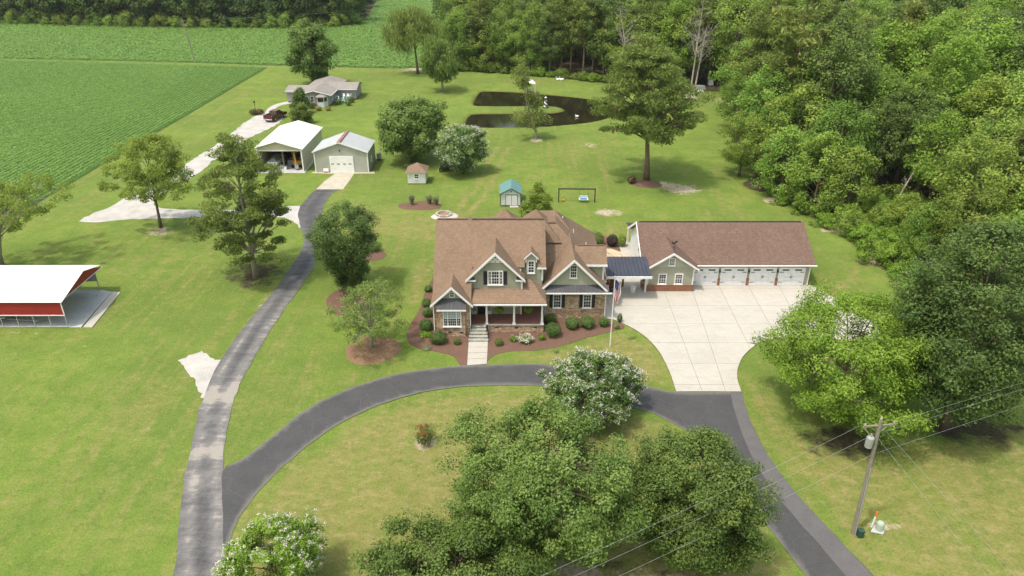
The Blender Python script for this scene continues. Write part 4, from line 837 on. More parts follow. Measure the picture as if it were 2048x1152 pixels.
# ---- metal sheds
S = thing('machine_shed', 'open fronted tan machine shed with a white metal roof', 'shed', (-37.2, 118.5, 0))
sp_ = lambda name, m, fn, parent=S, **k: part(name, m, fn, parent, **k)
gable_roof(S, -40.95, 3.98, -33.35, 3.72, -37.5, 4.95, 111.3, 125.2, 'metal_roof_white', .08)
sp_('side_wall', 'metal_tan_y', lambda b: b.box(-33.72, -33.62, 111.6, 125, 0, 3.74)); sp_('side_wall', 'metal_tan_y', lambda b: b.box(-40.75, -40.65, 111.6, 125, 0, 3.94)); sp_('back_wall', 'metal_tan_x', lambda b: b.prism([(-40.64, 0), (-33.73, 0), (-33.73, 3.72), (-37.5, 4.78), (-40.64, 3.9)], 124.9, 125))
sp_('gable_panel', 'metal_tan_x', lambda b: b.prism([(-40.64, 3.45), (-33.73, 3.4), (-33.73, 3.70), (-37.5, 4.76), (-40.64, 3.86)], 111.7, 111.78))
sp_('trim', 'white_paint', lambda b: (b.box(-33.76, -33.58, 111.5, 111.68, 0, 3.6), b.box(-40.8, -40.62, 111.5, 111.68, 0, 3.8), b.box(-40.6, -33.8, 111.6, 111.69, 3.34, 3.46)))
sp_('floor', 'concrete_grey', lambda b: b.box(-41.2, -33.3, 110.7, 125.0, -.02, .05)); sp_('post', 'wood_pole', lambda b: b.box(-37.3, -37.1, 113, 113.2, .05, 3.9))
sp_('shade_sheet', 'interior_shade', lambda b: (b.box(-40.6, -33.8, 119.0, 119.1, .05, 3.9)))  # dark sheet across the shed; the shade inside is put into its colour
ex = thing('excavator', 'yellow digger with folded arm parked inside the open shed', 'excavator', (-35.1, 114.2, 0.05))
ep = lambda name, m, fn: part(name, m, fn, ex)
ep('track', 'rubber', lambda b: b.prism([(113.0, .25), (113.3, .05), (115.3, .05), (115.6, .25), (115.3, .55), (113.3, .55)], -36.0, -35.6, 'x')); ep('track', 'rubber', lambda b: b.prism([(113.0, .25), (113.3, .05), (115.3, .05), (115.6, .25), (115.3, .55), (113.3, .55)], -34.6, -34.2, 'x'))
ep('body', 'yellow_paint', lambda b: (b.box(-35.9, -34.3, 113.4, 115.6, .56, 1.25), b.box(-35.0, -34.3, 114.2, 115.6, 1.25, 1.6))); ep('cab', 'glass', lambda b: b.prism([(113.3, 1.26), (114.4, 1.26), (114.4, 2.5), (113.6, 2.5)], -35.85, -35.05, 'x')); ep('cab_roof', 'yellow_paint', lambda b: b.box(-35.9, -35.0, 113.5, 114.5, 2.5, 2.6))
ep('boom', 'yellow_paint', lambda b: (b.bar((-35.4, 113.4, 1.1), (-35.2, 112.6, 2.9), .28, .34), b.bar((-35.2, 112.65, 2.85), (-34.9, 112.2, 1.1), .24, .3))); ep('bucket', 'grey_paint', lambda b: b.prism([(112.0, .3), (112.6, .2), (112.7, .9), (112.2, 1.1)], -35.2, -34.6, 'x'))
bo = thing('utility_boat', 'pale covered boat on its trailer inside the open shed', 'boat', (-38.9, 114.5, 0.05))
part('hull', 'white_paint', lambda b: b.add([(-39.6, 112.8, .6), (-38.2, 112.8, .6), (-38.0, 116.5, .6), (-39.8, 116.5, .6), (-39.75, 112.5, 1.25), (-38.05, 112.5, 1.25), (-37.9, 116.6, 1.3), (-39.9, 116.6, 1.3)], [(3, 2, 1, 0), (0, 1, 5, 4), (1, 2, 6, 5), (2, 3, 7, 6), (3, 0, 4, 7), (4, 5, 6, 7)]), bo); part('cover', 'grey_paint', lambda b: b.add([(-39.75, 112.6, 1.27), (-38.05, 112.6, 1.27), (-37.9, 116.5, 1.32), (-39.9, 116.5, 1.32), (-38.9, 113.2, 1.75), (-38.9, 115.9, 1.8)], [(0, 1, 4), (1, 2, 5, 4), (2, 3, 5), (3, 0, 4, 5), (3, 2, 1, 0)]), bo)
part('trailer', 'galv', lambda b: (b.bar((-39.3, 111.9, .5), (-39.3, 116.5, .5), .08), b.bar((-38.5, 111.9, .5), (-38.5, 116.5, .5), .08), b.bar((-39.3, 111.9, .5), (-38.9, 111.4, .5), .08), b.bar((-38.5, 111.9, .5), (-38.9, 111.4, .5), .08)), bo)
for x in (-39.75, -38.05): part('wheel', 'rubber', lambda b: b.prism([(114.8 + .32 * math.cos(k), .36 + .32 * math.sin(k)) for k in np.linspace(0, 6.0, 14)], x - .1, x + .1, 'x'), bo)
r = random.Random(3)
for i, (x, y, w, h, m, lb) in enumerate(((-37.6, 113.0, .5, .55, 'galv', 'grey metal drum in the middle of the open shed'), (-36.9, 112.6, .45, .4, 'white_paint', 'small white box on the open shed floor'), (-37.9, 115.5, .9, 1.1, 'brown_wood', 'brown crate behind the shed post'), (-36.6, 114.6, .7, .9, 'grey_paint', 'grey tool chest beside the yellow digger'))):
    b = MB(); b.box(x - w / 2, x + w / 2, y - w / 2, y + w / 2, .05, .05 + h); b.box(x - w / 2 - .03, x + w / 2 + .03, y - w / 2 - .03, y + w / 2 + .03, .05 + h, .1 + h); tag(b.build(['drum', 'box', 'crate', 'tool_chest'][i], m, None, (x, y, .05)), lb, ['drum', 'box', 'crate', 'chest'][i])
W = thing('metal_workshop', 'grey green ribbed metal workshop with rusty ridge and white roll door', 'workshop', (-27.3, 114.3, 0))
wp = lambda name, m, fn, parent=W, **k: part(name, m, fn, parent, **k)
gable_roof(W, -31.75, 3.42, -22.85, 3.38, -27.4, 4.98, 110.75, 117.8, 'metal_roof_grey', .07)
wp('ridge_cap', 'rust', lambda b: b.slab([(-27.75, 110.74, 4.93), (-27.05, 110.74, 4.93), (-27.05, 117.82, 4.93), (-27.75, 117.82, 4.93)], .03) and b.bar((-27.4, 110.74, 5.0), (-27.4, 117.82, 5.0), .5, .07))
wp('front_wall', 'metal_sage_x', lambda b: b.prism([(-31.5, 0), (-23.05, 0), (-23.05, 3.32), (-27.4, 4.82), (-31.5, 3.34)], 111.0, 111.12)); wp('back_wall', 'metal_sage_x', lambda b: b.prism([(-31.5, 0), (-23.05, 0), (-23.05, 3.32), (-27.4, 4.82), (-31.5, 3.34)], 117.5, 117.62))
wp('side_wall', 'metal_sage_y', lambda b: b.box(-23.17, -23.05, 111.13, 117.49, 0, 3.32)); wp('side_wall', 'metal_sage_y', lambda b: b.box(-31.5, -31.38, 111.13, 117.49, 0, 3.34))
for x in (-31.5, -23.05): wp('corner_trim', 'white_paint', lambda b: b.box(x - .08, x + .08, 110.93, 111.1, 0, 3.34))
wp('eave_trim', 'white_paint', lambda b: (b.bar((-31.75, 110.72, 3.40), (-27.4, 110.72, 4.94), .05, .16), b.bar((-22.85, 110.72, 3.36), (-27.4, 110.72, 4.94), .05, .16)))
d = wp('roll_door', 'white_paint', lambda b: b.box(-29.15, -25.3, 110.92, 111.0, .02, 2.72))
for k in range(5): part('door_section', 'white_paint', lambda b: b.box(-29.1, -25.35, 110.90, 110.919, .06 + .53 * k, .54 + .53 * k), d)
for x in (-28.7, -27.75, -26.8, -25.9): part('door_window', 'glass', lambda b: b.box(x - .22, x + .22, 110.885, 110.899, 1.38, 1.52), d)
win(W, 113.6, 114.4, 1.0, 1.9, -23.05, '+x', cols=2, rows=2); wp('wall_light', 'black_metal', lambda b: b.box(-27.45, -27.3, 110.85, 111, 3.5, 3.75))
wp('apron', 'concrete_stained', lambda b: b.prism([(-32.2, 110.6), (-29.5, 110.3), (-25, 110.3), (-22, 110.4), (-22.2, 111.3), (-32, 111.3)], -.02, .06, 'z'))
tk = thing('propane_tank', 'pale round tank at the rear corner of the metal workshop', 'tank', (-22.5, 117.9, 0)); part('shell', 'galv', lambda b: b.lathe([(.1, .15), (.4, .25), (.4, 1.2), (.1, 1.35)], 12, (-22.5, 117.9, 0)), tk); part('feet', 'iron', lambda b: b.lathe([(.35, 0), (.35, .25)], 8, (-22.5, 117.9, 0)), tk)
sg = thing('leaning_sign', 'small white and red board leaning on the metal workshop', 'sign', (-29.9, 110.7, .06)); part('board', 'white_paint', lambda b: b.slab([(-30.25, 110.62, .06), (-29.45, 110.62, .06), (-29.45, 110.9, .72), (-30.25, 110.9, .72)], .03), sg); part('red_band', 'boat_red', lambda b: b.slab([(-30.2, 110.615, .10), (-29.5, 110.615, .10), (-29.5, 110.70, .3), (-30.2, 110.70, .3)], .01), sg)

# ---- grey bungalow
R_ = thing('bungalow', 'small grey bungalow with bay window and deck behind the sheds', 'house', (-42.5, 165, 0))
rp = lambda name, m, fn, parent=R_, **k: part(name, m, fn, parent, **k)
rp('wall', 'vinyl_grey', lambda b: b.prism([(-46.6, .3), (-39.9, .3), (-39.9, 2.55), (-43.2, 3.25), (-46.6, 2.55)], 158.4, 174.6)); rp('wing_wall', 'vinyl_grey', lambda b: b.prism([(164.6, .3), (170.8, .3), (170.8, 2.5), (167.7, 3.2), (164.6, 2.5)], -39.95, -35.4, 'x')); rp('wing_wall', 'vinyl_grey', lambda b: b.prism([(161.5, .3), (168.5, .3), (168.5, 2.5), (165, 3.1), (161.5, 2.5)], -50.2, -46.55, 'x'))
rp('foundation', 'brick_red', lambda b: (b.box(-46.58, -39.92, 158.42, 174.5, 0, .3), b.box(-39.96, -35.42, 164.62, 170.7, 0, .3), b.box(-50.1, -46.5, 161.6, 168.4, 0, .3)))
gable_roof(R_, -47.1, 2.42, -39.4, 2.42, -43.2, 3.42, 157.7, 175.1, 'roof_grey', .1)
for ya, in ((164.1,), (171.3,)): rp('wing_roof', 'roof_grey', lambda b: b.slab([(-43, ya, 2.42), (-35.0, ya, 2.42), (-35.0, 167.7, 3.34), (-43, 167.7, 3.34)], .1))
for ya, in ((161.0,), (169.0,)): rp('wing_roof', 'roof_grey', lambda b: b.slab([(-50.6, ya, 2.38), (-43, ya, 2.38), (-43, 165, 3.2), (-50.6, 165, 3.2)], .1))
rakes(R_, -47.12, -39.38, 2.42, 2.42, -43.2, 3.42, 157.69, .14); rp('gutter', 'white_paint', lambda b: (b.box(-39.42, -39.3, 157.8, 164, 2.26, 2.4), b.box(-39.2, -35, 163.98, 164.08, 2.26, 2.4)))
bay = rp('bay', 'white_siding', lambda b: b.prism([(-42.75, 158.4), (-42.3, 156.9), (-40.9, 156.9), (-40.35, 158.4)], 0, 2.2, 'z')); rp('bay_roof', 'roof_grey', lambda b: b.add([(-43.05, 158.4, 2.2), (-42.5, 156.6, 2.2), (-40.7, 156.6, 2.2), (-40.05, 158.4, 2.2), (-41.55, 158.4, 2.85)], [(0, 1, 4), (1, 2, 4), (2, 3, 4), (3, 2, 1, 0), (0, 4, 3)]))
rp('bay_window', 'glass', lambda b: b.box(-42.2, -41.0, 156.86, 156.9, 1.15, 2.0)); rp('bay_window', 'glass', lambda b: b.bar((-40.82, 157.05, 1.57), (-40.5, 157.95, 1.57), .05, .8)); win(R_, -45.6, -44.6, .8, 2.1, 158.4, cols=2, rows=2); win(R_, -44.2, -43.4, .8, 2.1, 158.4, cols=2, rows=2); win(R_, 160.0, 161.0, .9, 2.0, -39.9, '+x', cols=2, rows=2)
rp('deck', 'deck_green', lambda b: b.box(-39.6, -36.4, 161.6, 164.5, .55, .65)); rp('deck_skirt', 'white_paint', lambda b: (b.box(-39.6, -36.4, 161.5, 161.58, .1, .55),)); rp('stair', 'deck_green', lambda b: (b.box(-38.6, -37.6, 161.1, 161.5, .02, .42), b.box(-38.6, -37.6, 160.7, 161.1, .02, .24)))
rp('rail', 'white_paint', lambda b: (b.bar((-37.5, 161.6, 1.4), (-36.4, 161.6, 1.4), .08), b.bar((-36.4, 161.6, 1.4), (-36.4, 164.4, 1.4), .08), b.bar((-39.5, 161.6, 1.4), (-38.7, 161.6, 1.4), .08), b.bar((-38.65, 161.6, 1.4), (-38.65, 160.6, .85), .08), b.bar((-37.55, 161.6, 1.4), (-37.55, 160.6, .85), .08), [b.box(x - .04, x + .04, 161.56, 161.64, .65, 1.4) for x in (-39.4, -38.7, -37.5, -36.9, -36.4)], [b.box(-36.44, -36.36, y, y + .08, .65, 1.4) for y in (162.5, 163.4, 164.3)]))
for i, (x, y) in enumerate(((-38.0, 163.6), (-37.0, 163.2))):
    ch = thing('deck_chair', ['white chair nearer the bungalow wall on its deck', 'white chair by the deck rail of the bungalow'][i], 'chair', (x, y, .65), group='chairs on the bungalow deck')
    part('seat', 'white_paint', lambda b: b.box(x - .25, x + .25, y - .25, y + .25, 1.05, 1.1), ch); part('backrest', 'white_paint', lambda b: b.box(x - .25, x + .25, y + .22, y + .27, 1.1, 1.6), ch)
    for sx in (-.22, .22):
        for sy in (-.22, .22): part('leg', 'white_paint', lambda b: b.box(x + sx - .02, x + sx + .02, y + sy - .02, y + sy + .02, .65, 1.05), ch)

# ---- red and white carport
K = thing('carport', 'long steel carport with white roof and red ribbed side panels', 'carport', (-52, 65.4, 0))
kp = lambda name, m, fn, parent=K, **k: part(name, m, fn, parent, **k)
kp('roof', 'carport_white', lambda b: b.slab([(-66, 61.2, 2.93), (-43.75, 61.2, 2.95), (-43.5, 65.4, 4.32), (-66, 65.4, 4.30)], .05)); kp('roof', 'carport_white', lambda b: b.slab([(-66, 69.65, 2.95), (-44.3, 69.65, 2.98), (-43.5, 65.402, 4.318), (-66, 65.402, 4.298)], .05))
kp('side_panel', 'carport_red', lambda b: b.box(-66, -43.95, 61.36, 61.4, 1.45, 2.93)); kp('side_panel', 'galv', lambda b: b.box(-66, -44.95, 69.4, 69.44, 1.15, 2.95)); kp('gable_panel', 'carport_red', lambda b: b.prism([(61.4, 2.90), (69.4, 2.92), (65.4, 4.24)], -44.05, -44.0, 'x'))
kp('trim', 'white_paint', lambda b: (b.box(-66, -43.9, 61.31, 61.36, 1.38, 1.46), b.bar((-43.98, 61.36, 2.88), (-43.98, 69.4, 2.9), .06), b.box(-43.98, -43.9, 61.3, 61.38, 1.38, 2.95)))
for i, x in enumerate((-44.0, -45.6, -47.2, -48.8, -50.4, -52, -54)): kp('post', 'galv', lambda b: (b.box(x - .035, x + .035, 61.38, 61.45, 0.06, 2.9)))
for x in (-44.95, -46.9, -48.8, -50.7): kp('post', 'galv', lambda b: b.box(x - .035, x + .035, 69.33, 69.4, 0.06, 2.9))
kp('base_rail', 'galv', lambda b: (b.box(-66, -44, 61.37, 61.46, .05, .12), b.box(-66, -44.9, 69.32, 69.41, .05, .12)))
struct(sheet('carport_slab', [(-66, 61.3), (-42.75, 61.45), (-43.55, 69.1), (-44.8, 69.5), (-66, 69.5)], .05, 'concrete_grey', thick=.1), 'grey concrete slab under the carport'); struct(sheet('sunlit_slab_edge', PX((167, 655), (184, 655.3), (241, 585), (224, 584)), .056, 'concrete', thick=.1, jitter=.03), 'slab edge strip beside the carport, sunlight put into its colour')  # edge of the same slab; its sunlit tone is put into the colour
tr = thing('utility_trailer', 'grey utility trailer with A frame tongue under the red carport', 'trailer', (-48.6, 63, .05))
part('frame', 'grey_paint', lambda b: (b.bar((-47.2, 61.9, .5), (-50.5, 62.3, .5), .09), b.bar((-47.2, 62.1, .5), (-50.5, 63.9, .5), .09), b.bar((-50.5, 62.3, .5), (-50.5, 63.9, .5), .09)), tr); part('jack', 'grey_paint', lambda b: (b.tube([(-47.6, 62.05, .06), (-47.6, 62.05, 1.15)], .045, 6), b.bar((-47.6, 62.05, 1.15), (-47.3, 62.05, 1.15), .05)), tr); part('bed', 'galv', lambda b: b.box(-54, -50.6, 62.2, 64.2, .55, .7), tr)
for y in (62.15, 64.25): part('wheel', 'rubber', lambda b: b.prism([(-52 + .33 * math.cos(k), .38 + .33 * math.sin(k)) for k in np.linspace(0, 6.0, 14)], y - .1, y + .1, 'y'), tr)

# ---- small sheds, fire pit, swing, play pieces
ws = thing('garden_shed', 'small white square shed with brown hip roof', 'shed', (-14.6, 106.7, 0))
part('wall', 'white_siding', lambda b: b.box(-16.0, -13.25, 105.3, 108.1, 0, 1.92), ws); part('roof', 'roof_tan', lambda b: b.add([(-16.3, 105.0, 1.9), (-12.95, 105.0, 1.9), (-12.95, 108.4, 1.9), (-16.3, 108.4, 1.9), (-14.6, 106.7, 3.0)], [(0, 1, 4), (1, 2, 4), (2, 3, 4), (3, 0, 4), (3, 2, 1, 0)]), ws); part('fascia', 'white_paint', lambda b: b.box(-16.25, -13.0, 105.04, 108.35, 1.82, 1.895), ws)
win(ws, -14.95, -14.3, .85, 1.6, 105.3, cols=2, rows=2, casing=.06); part('base', 'brick_red', lambda b: b.box(-16.02, -13.23, 105.28, 108.12, 0, .12), ws)
gs = thing('metal_roof_shed', 'cream storage shed with blue green metal roof behind the house', 'shed', (-.1, 97.6, 0))
part('wall', 'white_siding', lambda b: b.prism([(-1.6, .12), (1.2, .12), (1.2, 1.85), (-.1, 2.5), (-1.6, 1.85)], 95.7, 99.6), gs); gable_roof(gs, -1.78, 1.82, 1.4, 1.82, -.12, 2.68, 95.5, 99.8, 'teal_metal', .05)
part('trim', 'iron', lambda b: (b.box(-1.66, -1.59, 95.64, 95.7, .1, 1.85), b.box(1.17, 1.24, 95.64, 95.7, .1, 1.85), b.bar((-1.78, 95.47, 1.78), (-.12, 95.47, 2.64), .05, .09), b.bar((1.4, 95.47, 1.78), (-.12, 95.47, 2.64), .05, .09), b.box(-1.6, 1.2, 95.62, 95.7, .02, .12)), gs)
dd = part('door', 'white_siding', lambda b: b.box(-.9, .75, 95.655, 95.699, .15, 1.65), gs); part('door_frame', 'iron', lambda b: (b.box(-.95, -.9, 95.63, 95.69, .12, 1.7), b.box(.75, .8, 95.63, 95.69, .12, 1.7), b.box(-.09, -.05, 95.63, 95.654, .12, 1.65), b.box(-.9, .75, 95.63, 95.69, 1.65, 1.7)), dd); part('vent', 'iron', lambda b: b.box(-.2, 0, 95.66, 95.7, 2.05, 2.2), gs); part('step', 'concrete', lambda b: b.box(-.3, .9, 94.9, 95.6, .02, .1), gs)
fpit = thing('fire_pit', 'round stone fire pit on pale gravel behind the house', 'fire pit', (-9.38, 92.25, 0))
r = random.Random(8)
for k in range(18):
    a = 2 * math.pi * k / 18; cx, cy = -9.38 + .98 * math.cos(a), 92.25 + .98 * math.sin(a); b = MB(); h = .26 + r.uniform(-.04, .05); ww = .15
    rot = Matrix.Rotation(a, 3, 'Z'); b.add([Vector((cx, cy, .02)) + rot @ Vector((sx * .17 * (1 - .12 * (sz > 0)), sy * ww * (1 - .12 * (sz > 0)), sz * h)) for sz in (0, 1) for sx, sy in ((-1, -1), (1, -1), (1, 1), (-1, 1))], [(3, 2, 1, 0), (4, 5, 6, 7), (0, 1, 5, 4), (1, 2, 6, 5), (2, 3, 7, 6), (3, 0, 4, 7)])
    b.build('stone_block', 'bluestone' if k % 3 else 'flagstone', fpit)
part('ash', 'rust', lambda b: b.lathe([(.82, .03), (.5, .1), (.1, .12)], 16, (-9.38, 92.25, .02)), fpit)
sw = thing('swing_frame', 'black swing frame with blue and white bench seat on the back lawn', 'swing', (9.3, 97.3, 0))
part('frame', 'black_metal', lambda b: (b.box(6.63, 6.77, 97.23, 97.37, 0, 2.0), b.box(11.8, 11.94, 97.13, 97.27, 0, 2.0), b.bar((6.6, 97.3, 2.0), (11.97, 97.2, 2.0), .16, .14)), sw)
st = part('seat', 'white_paint', lambda b: (b.box(9.6, 10.95, 97.0, 97.5, .42, .5), b.box(9.6, 10.95, 97.45, 97.52, .5, .95)), sw); part('cushion', 'sky_blue', lambda b: b.box(9.8, 10.75, 97.02, 97.44, .502, .58), st)
for x in (9.65, 10.9): part('chain', 'iron', lambda b: (b.tube([(x, 97.02, .5), (x, 97.24, 1.95)], .012, 4), b.tube([(x, 97.48, .5), (x, 97.26, 1.95)], .012, 4)), sw)
o = MB(); o.lathe([(.02, 0), (.16, .06), (.2, .18), (.16, .3), (.02, .36)], 10, (7.4, 97.6, 0)); tag(o.build('play_ball', 'orange', None, (7.4, 97.6, 0), True), 'small orange ball under the left end of the swing frame', 'ball')
lh = thing('model_lighthouse', 'black and white spiral striped model lighthouse on the pond spit', 'lighthouse', (7.3, 156.5, 0))
b = MB(); b.lathe([(.45, .25), (.27, 1.75)], 16); o = b.build('tower', 'spiral'); o.parent = lh; part('base', 'iron', lambda b: b.lathe([(.62, 0), (.55, .25)], 8, (7.3, 156.5, 0)), lh); part('gallery', 'black_metal', lambda b: b.lathe([(.36, 1.76), (.36, 1.84)], 12, (7.3, 156.5, 0)), lh); part('lantern', 'black_metal', lambda b: b.lathe([(.2, 1.84), (.2, 2.15)], 10, (7.3, 156.5, 0)), lh); part('cap', 'white_paint', lambda b: b.lathe([(.28, 2.152), (.05, 2.42)], 10, (7.3, 156.5, 0)), lh)
dk = thing('pond_dock', 'small pond dock with a white peaked canopy', 'dock', (4.4, 171.9, 0))
part('deck', 'wood_pole', lambda b: b.box(3.3, 5.6, 170.6, 174.2, -.1, .1), dk); part('canopy', 'white_paint', lambda b: b.add([(3.3, 171, 2.3), (5.5, 171, 2.3), (5.5, 173.4, 2.3), (3.3, 173.4, 2.3), (4.4, 172.2, 3.15)], [(0, 1, 4), (1, 2, 4), (2, 3, 4), (3, 0, 4), (3, 2, 1, 0)]), dk)
for x in (3.4, 5.4):
    for y in (171.1, 173.3): part('post', 'white_paint', lambda b: b.box(x - .05, x + .05, y - .05, y + .05, -.6, 2.3), dk)
for x in (3.3, 5.6): part('rail', 'wood_pole', lambda b: b.bar((x, 170.7, .9), (x, 174, .9), .08), dk)
rb = thing('rowing_boat', 'small red boat tied at the end of the pond dock', 'boat', (4.4, 169.8, -.28)); part('hull', 'boat_red', lambda b: b.add([(3.6, 169.5, -.25), (5.0, 169.5, -.25), (5.0, 170.2, -.25), (3.6, 170.2, -.25), (3.4, 169.3, .2), (5.2, 169.3, .2), (5.5, 169.85, .25), (5.2, 170.4, .2), (3.4, 170.4, .2)], [(3, 2, 1, 0), (0, 1, 5, 4), (1, 2, 7, 6, 5), (2, 3, 8, 7), (3, 0, 4, 8)]), rb); part('bench', 'wood_pole', lambda b: b.box(4.1, 4.4, 169.35, 170.35, .08, .13), rb)
def swan(x, y, z, label, s=1.0, group=None):
    t_ = thing('swan_decoy', label, 'swan figure', (x, y, z), group=group)
    part('body', 'white_paint', lambda b: b.tube([(x - .5 * s, y, z + .22 * s), (x - .3 * s, y, z + .22 * s), (x, y, z + .24 * s), (x + .3 * s, y, z + .24 * s), (x + .5 * s, y, z + .34 * s)], [.05 * s, .24 * s, .3 * s, .22 * s, .03 * s], 10), t_, smooth=True); part('neck', 'white_paint', lambda b: b.tube([(x - .38 * s, y, z + .3 * s), (x - .52 * s, y, z + .55 * s), (x - .42 * s, y, z + .75 * s), (x - .55 * s, y, z + .8 * s)], [.09 * s, .06 * s, .06 * s, .03 * s], 6), t_, smooth=True)
swan(13.6, 149.3, -.30, 'single white swan float on the dark pond', 0.8)
swan(11.85, 187.0, 0, 'left of two white swan boats beached by the wood', 1.2, 'white swan boats by the wood'); swan(12.75, 186.9, 0, 'right of two white swan boats beached by the wood', 1.2, 'white swan boats by the wood')

# ---- pickup truck (local coordinates: nose to +Y)
tx, ty = -48.35, 146.2
T = thing('pickup_truck', 'dark red crew cab pickup parked on the gravel', 'pickup truck', (tx, ty, .02), math.radians(-14))
def tp(name, m, fn, parent=T, **k): b = MB(); fn(b); return b.build(name, m, parent, **k)
tp('body', 'truck_red', lambda b: (b.prism([(-2.85, .55), (-2.9, .95), (-2.88, 1.12), (-.85, 1.14), (-.83, 1.15), (1.45, 1.17), (2.6, 1.08), (2.88, .92), (2.9, .55)], -.98, .98, 'x')))
tp('bed_liner', 'rubber', lambda b: b.box(-.82, .82, -2.75, -1.0, 1.125, 1.15)); tp('bed_side', 'truck_red', lambda b: (b.box(-.98, -.84, -2.88, -.9, 1.13, 1.38), b.box(.84, .98, -2.88, -.9, 1.13, 1.38))); tp('tailgate', 'truck_red', lambda b: b.box(-.83, .83, -2.9, -2.8, .75, 1.38))
cb = tp('cab', 'truck_red', lambda b: b.add([(-.93, -.9, 1.15), (.93, -.9, 1.15), (.93, 1.5, 1.18), (-.93, 1.5, 1.18), (-.74, -.72, 1.86), (.74, -.72, 1.86), (.74, .65, 1.88), (-.74, .65, 1.88)], [(0, 1, 5, 4), (1, 2, 6, 5), (2, 3, 7, 6), (3, 0, 4, 7), (4, 5, 6, 7), (3, 2, 1, 0)]))
tp('rear_window', 'glass', lambda b: b.slab([(-.72, -.885, 1.28), (.72, -.885, 1.28), (.64, -.765, 1.75), (-.64, -.765, 1.75)], .02), cb); tp('windshield', 'glass', lambda b: b.slab([(-.78, 1.42, 1.26), (.78, 1.42, 1.26), (.68, .74, 1.83), (-.68, .74, 1.83)], .02), cb)
for s_ in (-1, 1):
    tp('side_window', 'glass', lambda b: b.add([(s_ * .905, -.62, 1.28), (s_ * .905, .28, 1.28), (s_ * .79, .28, 1.76), (s_ * .79, -.55, 1.76)], [(0, 1, 2, 3)]), cb); tp('side_window', 'glass', lambda b: b.add([(s_ * .905, .34, 1.28), (s_ * .905, 1.2, 1.28), (s_ * .79, .62, 1.76), (s_ * .79, .34, 1.76)], [(0, 1, 2, 3)]), cb)
    tp('tail_light', 'tail_red', lambda b: b.box(s_ * .91 - .07, s_ * .91 + .07, -2.915, -2.87, .95, 1.35)); tp('mirror', 'black_metal', lambda b: b.box(s_ * 1.08 - .12, s_ * 1.08 + .12, 1.1, 1.2, 1.2, 1.42))
    for y in (-1.75, 1.85):
        w = tp('wheel', 'rubber', lambda b: b.prism([(y + .4 * math.cos(k), .4 + .4 * math.sin(k)) for k in np.linspace(0, 2 * math.pi, 20, endpoint=False)], s_ * .99 - .13, s_ * .99 + .02, 'x')); tp('rim', 'galv', lambda b: b.prism([(y + .24 * math.cos(k), .4 + .24 * math.sin(k)) for k in np.linspace(0, 2 * math.pi, 14, endpoint=False)], s_ * .99 + .021 * s_, s_ * .99 + .035 * s_, 'x'), w)
tp('rear_bumper', 'galv', lambda b: b.box(-.95, .95, -3.02, -2.9, .52, .72)); tp('front_bumper', 'galv', lambda b: b.box(-.95, .95, 2.9, 3.0, .5, .72)); tp('plate', 'white_paint', lambda b: b.box(-.18, .18, -3.035, -3.022, .55, .68))
U = thing('utility_cart', 'black utility cart parked under the white crape myrtle', 'cart', (-10.9, 112.2, 0))
part('chassis', 'black_metal', lambda b: (b.box(-11.6, -10.2, 111.3, 113.4, .35, .7), b.box(-11.5, -10.3, 111.3, 111.9, .7, 1.0)), U); part('seat', 'rubber', lambda b: (b.box(-11.4, -10.4, 112.2, 112.7, .7, .95), b.box(-11.4, -10.4, 112.7, 112.85, .95, 1.4)), U); part('roof', 'black_metal', lambda b: b.box(-11.5, -10.3, 111.7, 113.0, 1.85, 1.92), U); part('roll_cage', 'iron', lambda b: [b.tube([(x, y, .7), (x, y, 1.86)], .03, 5) for x in (-11.4, -10.4) for y in (111.8, 112.9)], U)
for x in (-11.65, -10.15):
    for y in (111.6, 113.1): part('wheel', 'rubber', lambda b: b.prism([(y + .3 * math.cos(k), .3 + .3 * math.sin(k)) for k in np.linspace(0, 6.0, 14)], x - .1, x + .1, 'x'), U)

# ---- power poles and lines
def pole(x, y, h, lean, label, arm_dir, trans=False, arms=(0.35,)):
    t_ = thing('utility_pole', label, 'utility pole', (x, y, 0), group='utility poles')
    top = (x + lean[0], y + lean[1], h); at_ = lambda z: (x + lean[0] * z / h, y + lean[1] * z / h, z)
    part('shaft', 'wood_pole', lambda b: b.tube([(x, y, -.2), at_(h * .5), top], [.17, .14, .105], 10), t_)
    ax = Vector((arm_dir[0], arm_dir[1], 0)).normalized()
    for d_ in arms:
        c = Vector(at_(h - d_)); ar = part('crossarm', 'wood_pole', lambda b: b.bar(c - ax * 1.05, c + ax * 1.05, .09, .11), t_)
        for k in (-.95, .9): part('insulator', 'ceramic', lambda b: b.lathe([(.04, .05), (.07, .12), (.05, .22)], 8, tuple(c + ax * k)), ar)
        part('brace', 'galv', lambda b: (b.bar(c - ax * .6, Vector(at_(h - d_ - .6)), .03), b.bar(c + ax * .6, Vector(at_(h - d_ - .6)), .03)), t_)
    part('top_insulator', 'ceramic', lambda b: b.lathe([(.05, 0), (.08, .08), (.08, .14), (.05, .26)], 8, top), t_)
    if trans:
        c = Vector(at_(h - 1.55)) - ax * .42; tr_ = part('transformer', 'galv', lambda b: b.lathe([(.05, -.38), (.22, -.36), (.23, .32), (.2, .38), (.05, .42)], 14, tuple(c)), t_); part('bushing', 'ceramic', lambda b: b.lathe([(.05, .42), (.06, .6)], 6, tuple(c)), tr_)
        part('fuse', 'ceramic', lambda b: b.bar(Vector(at_(h - .45)) - ax * .95, Vector(at_(h - .95)) - ax * .55, .06), t_); part('riser', 'galv', lambda b: b.tube([(x + .02, y - .18, 0), (at_(5.6)[0], at_(5.6)[1] - .16, 5.6)], .035, 6), t_)
    return t_
p1 = pole(22.45, 34.55, 9.15, (-.34, .02), 'weathered power pole with transformer beside the right drive', (1.0, .12), True)
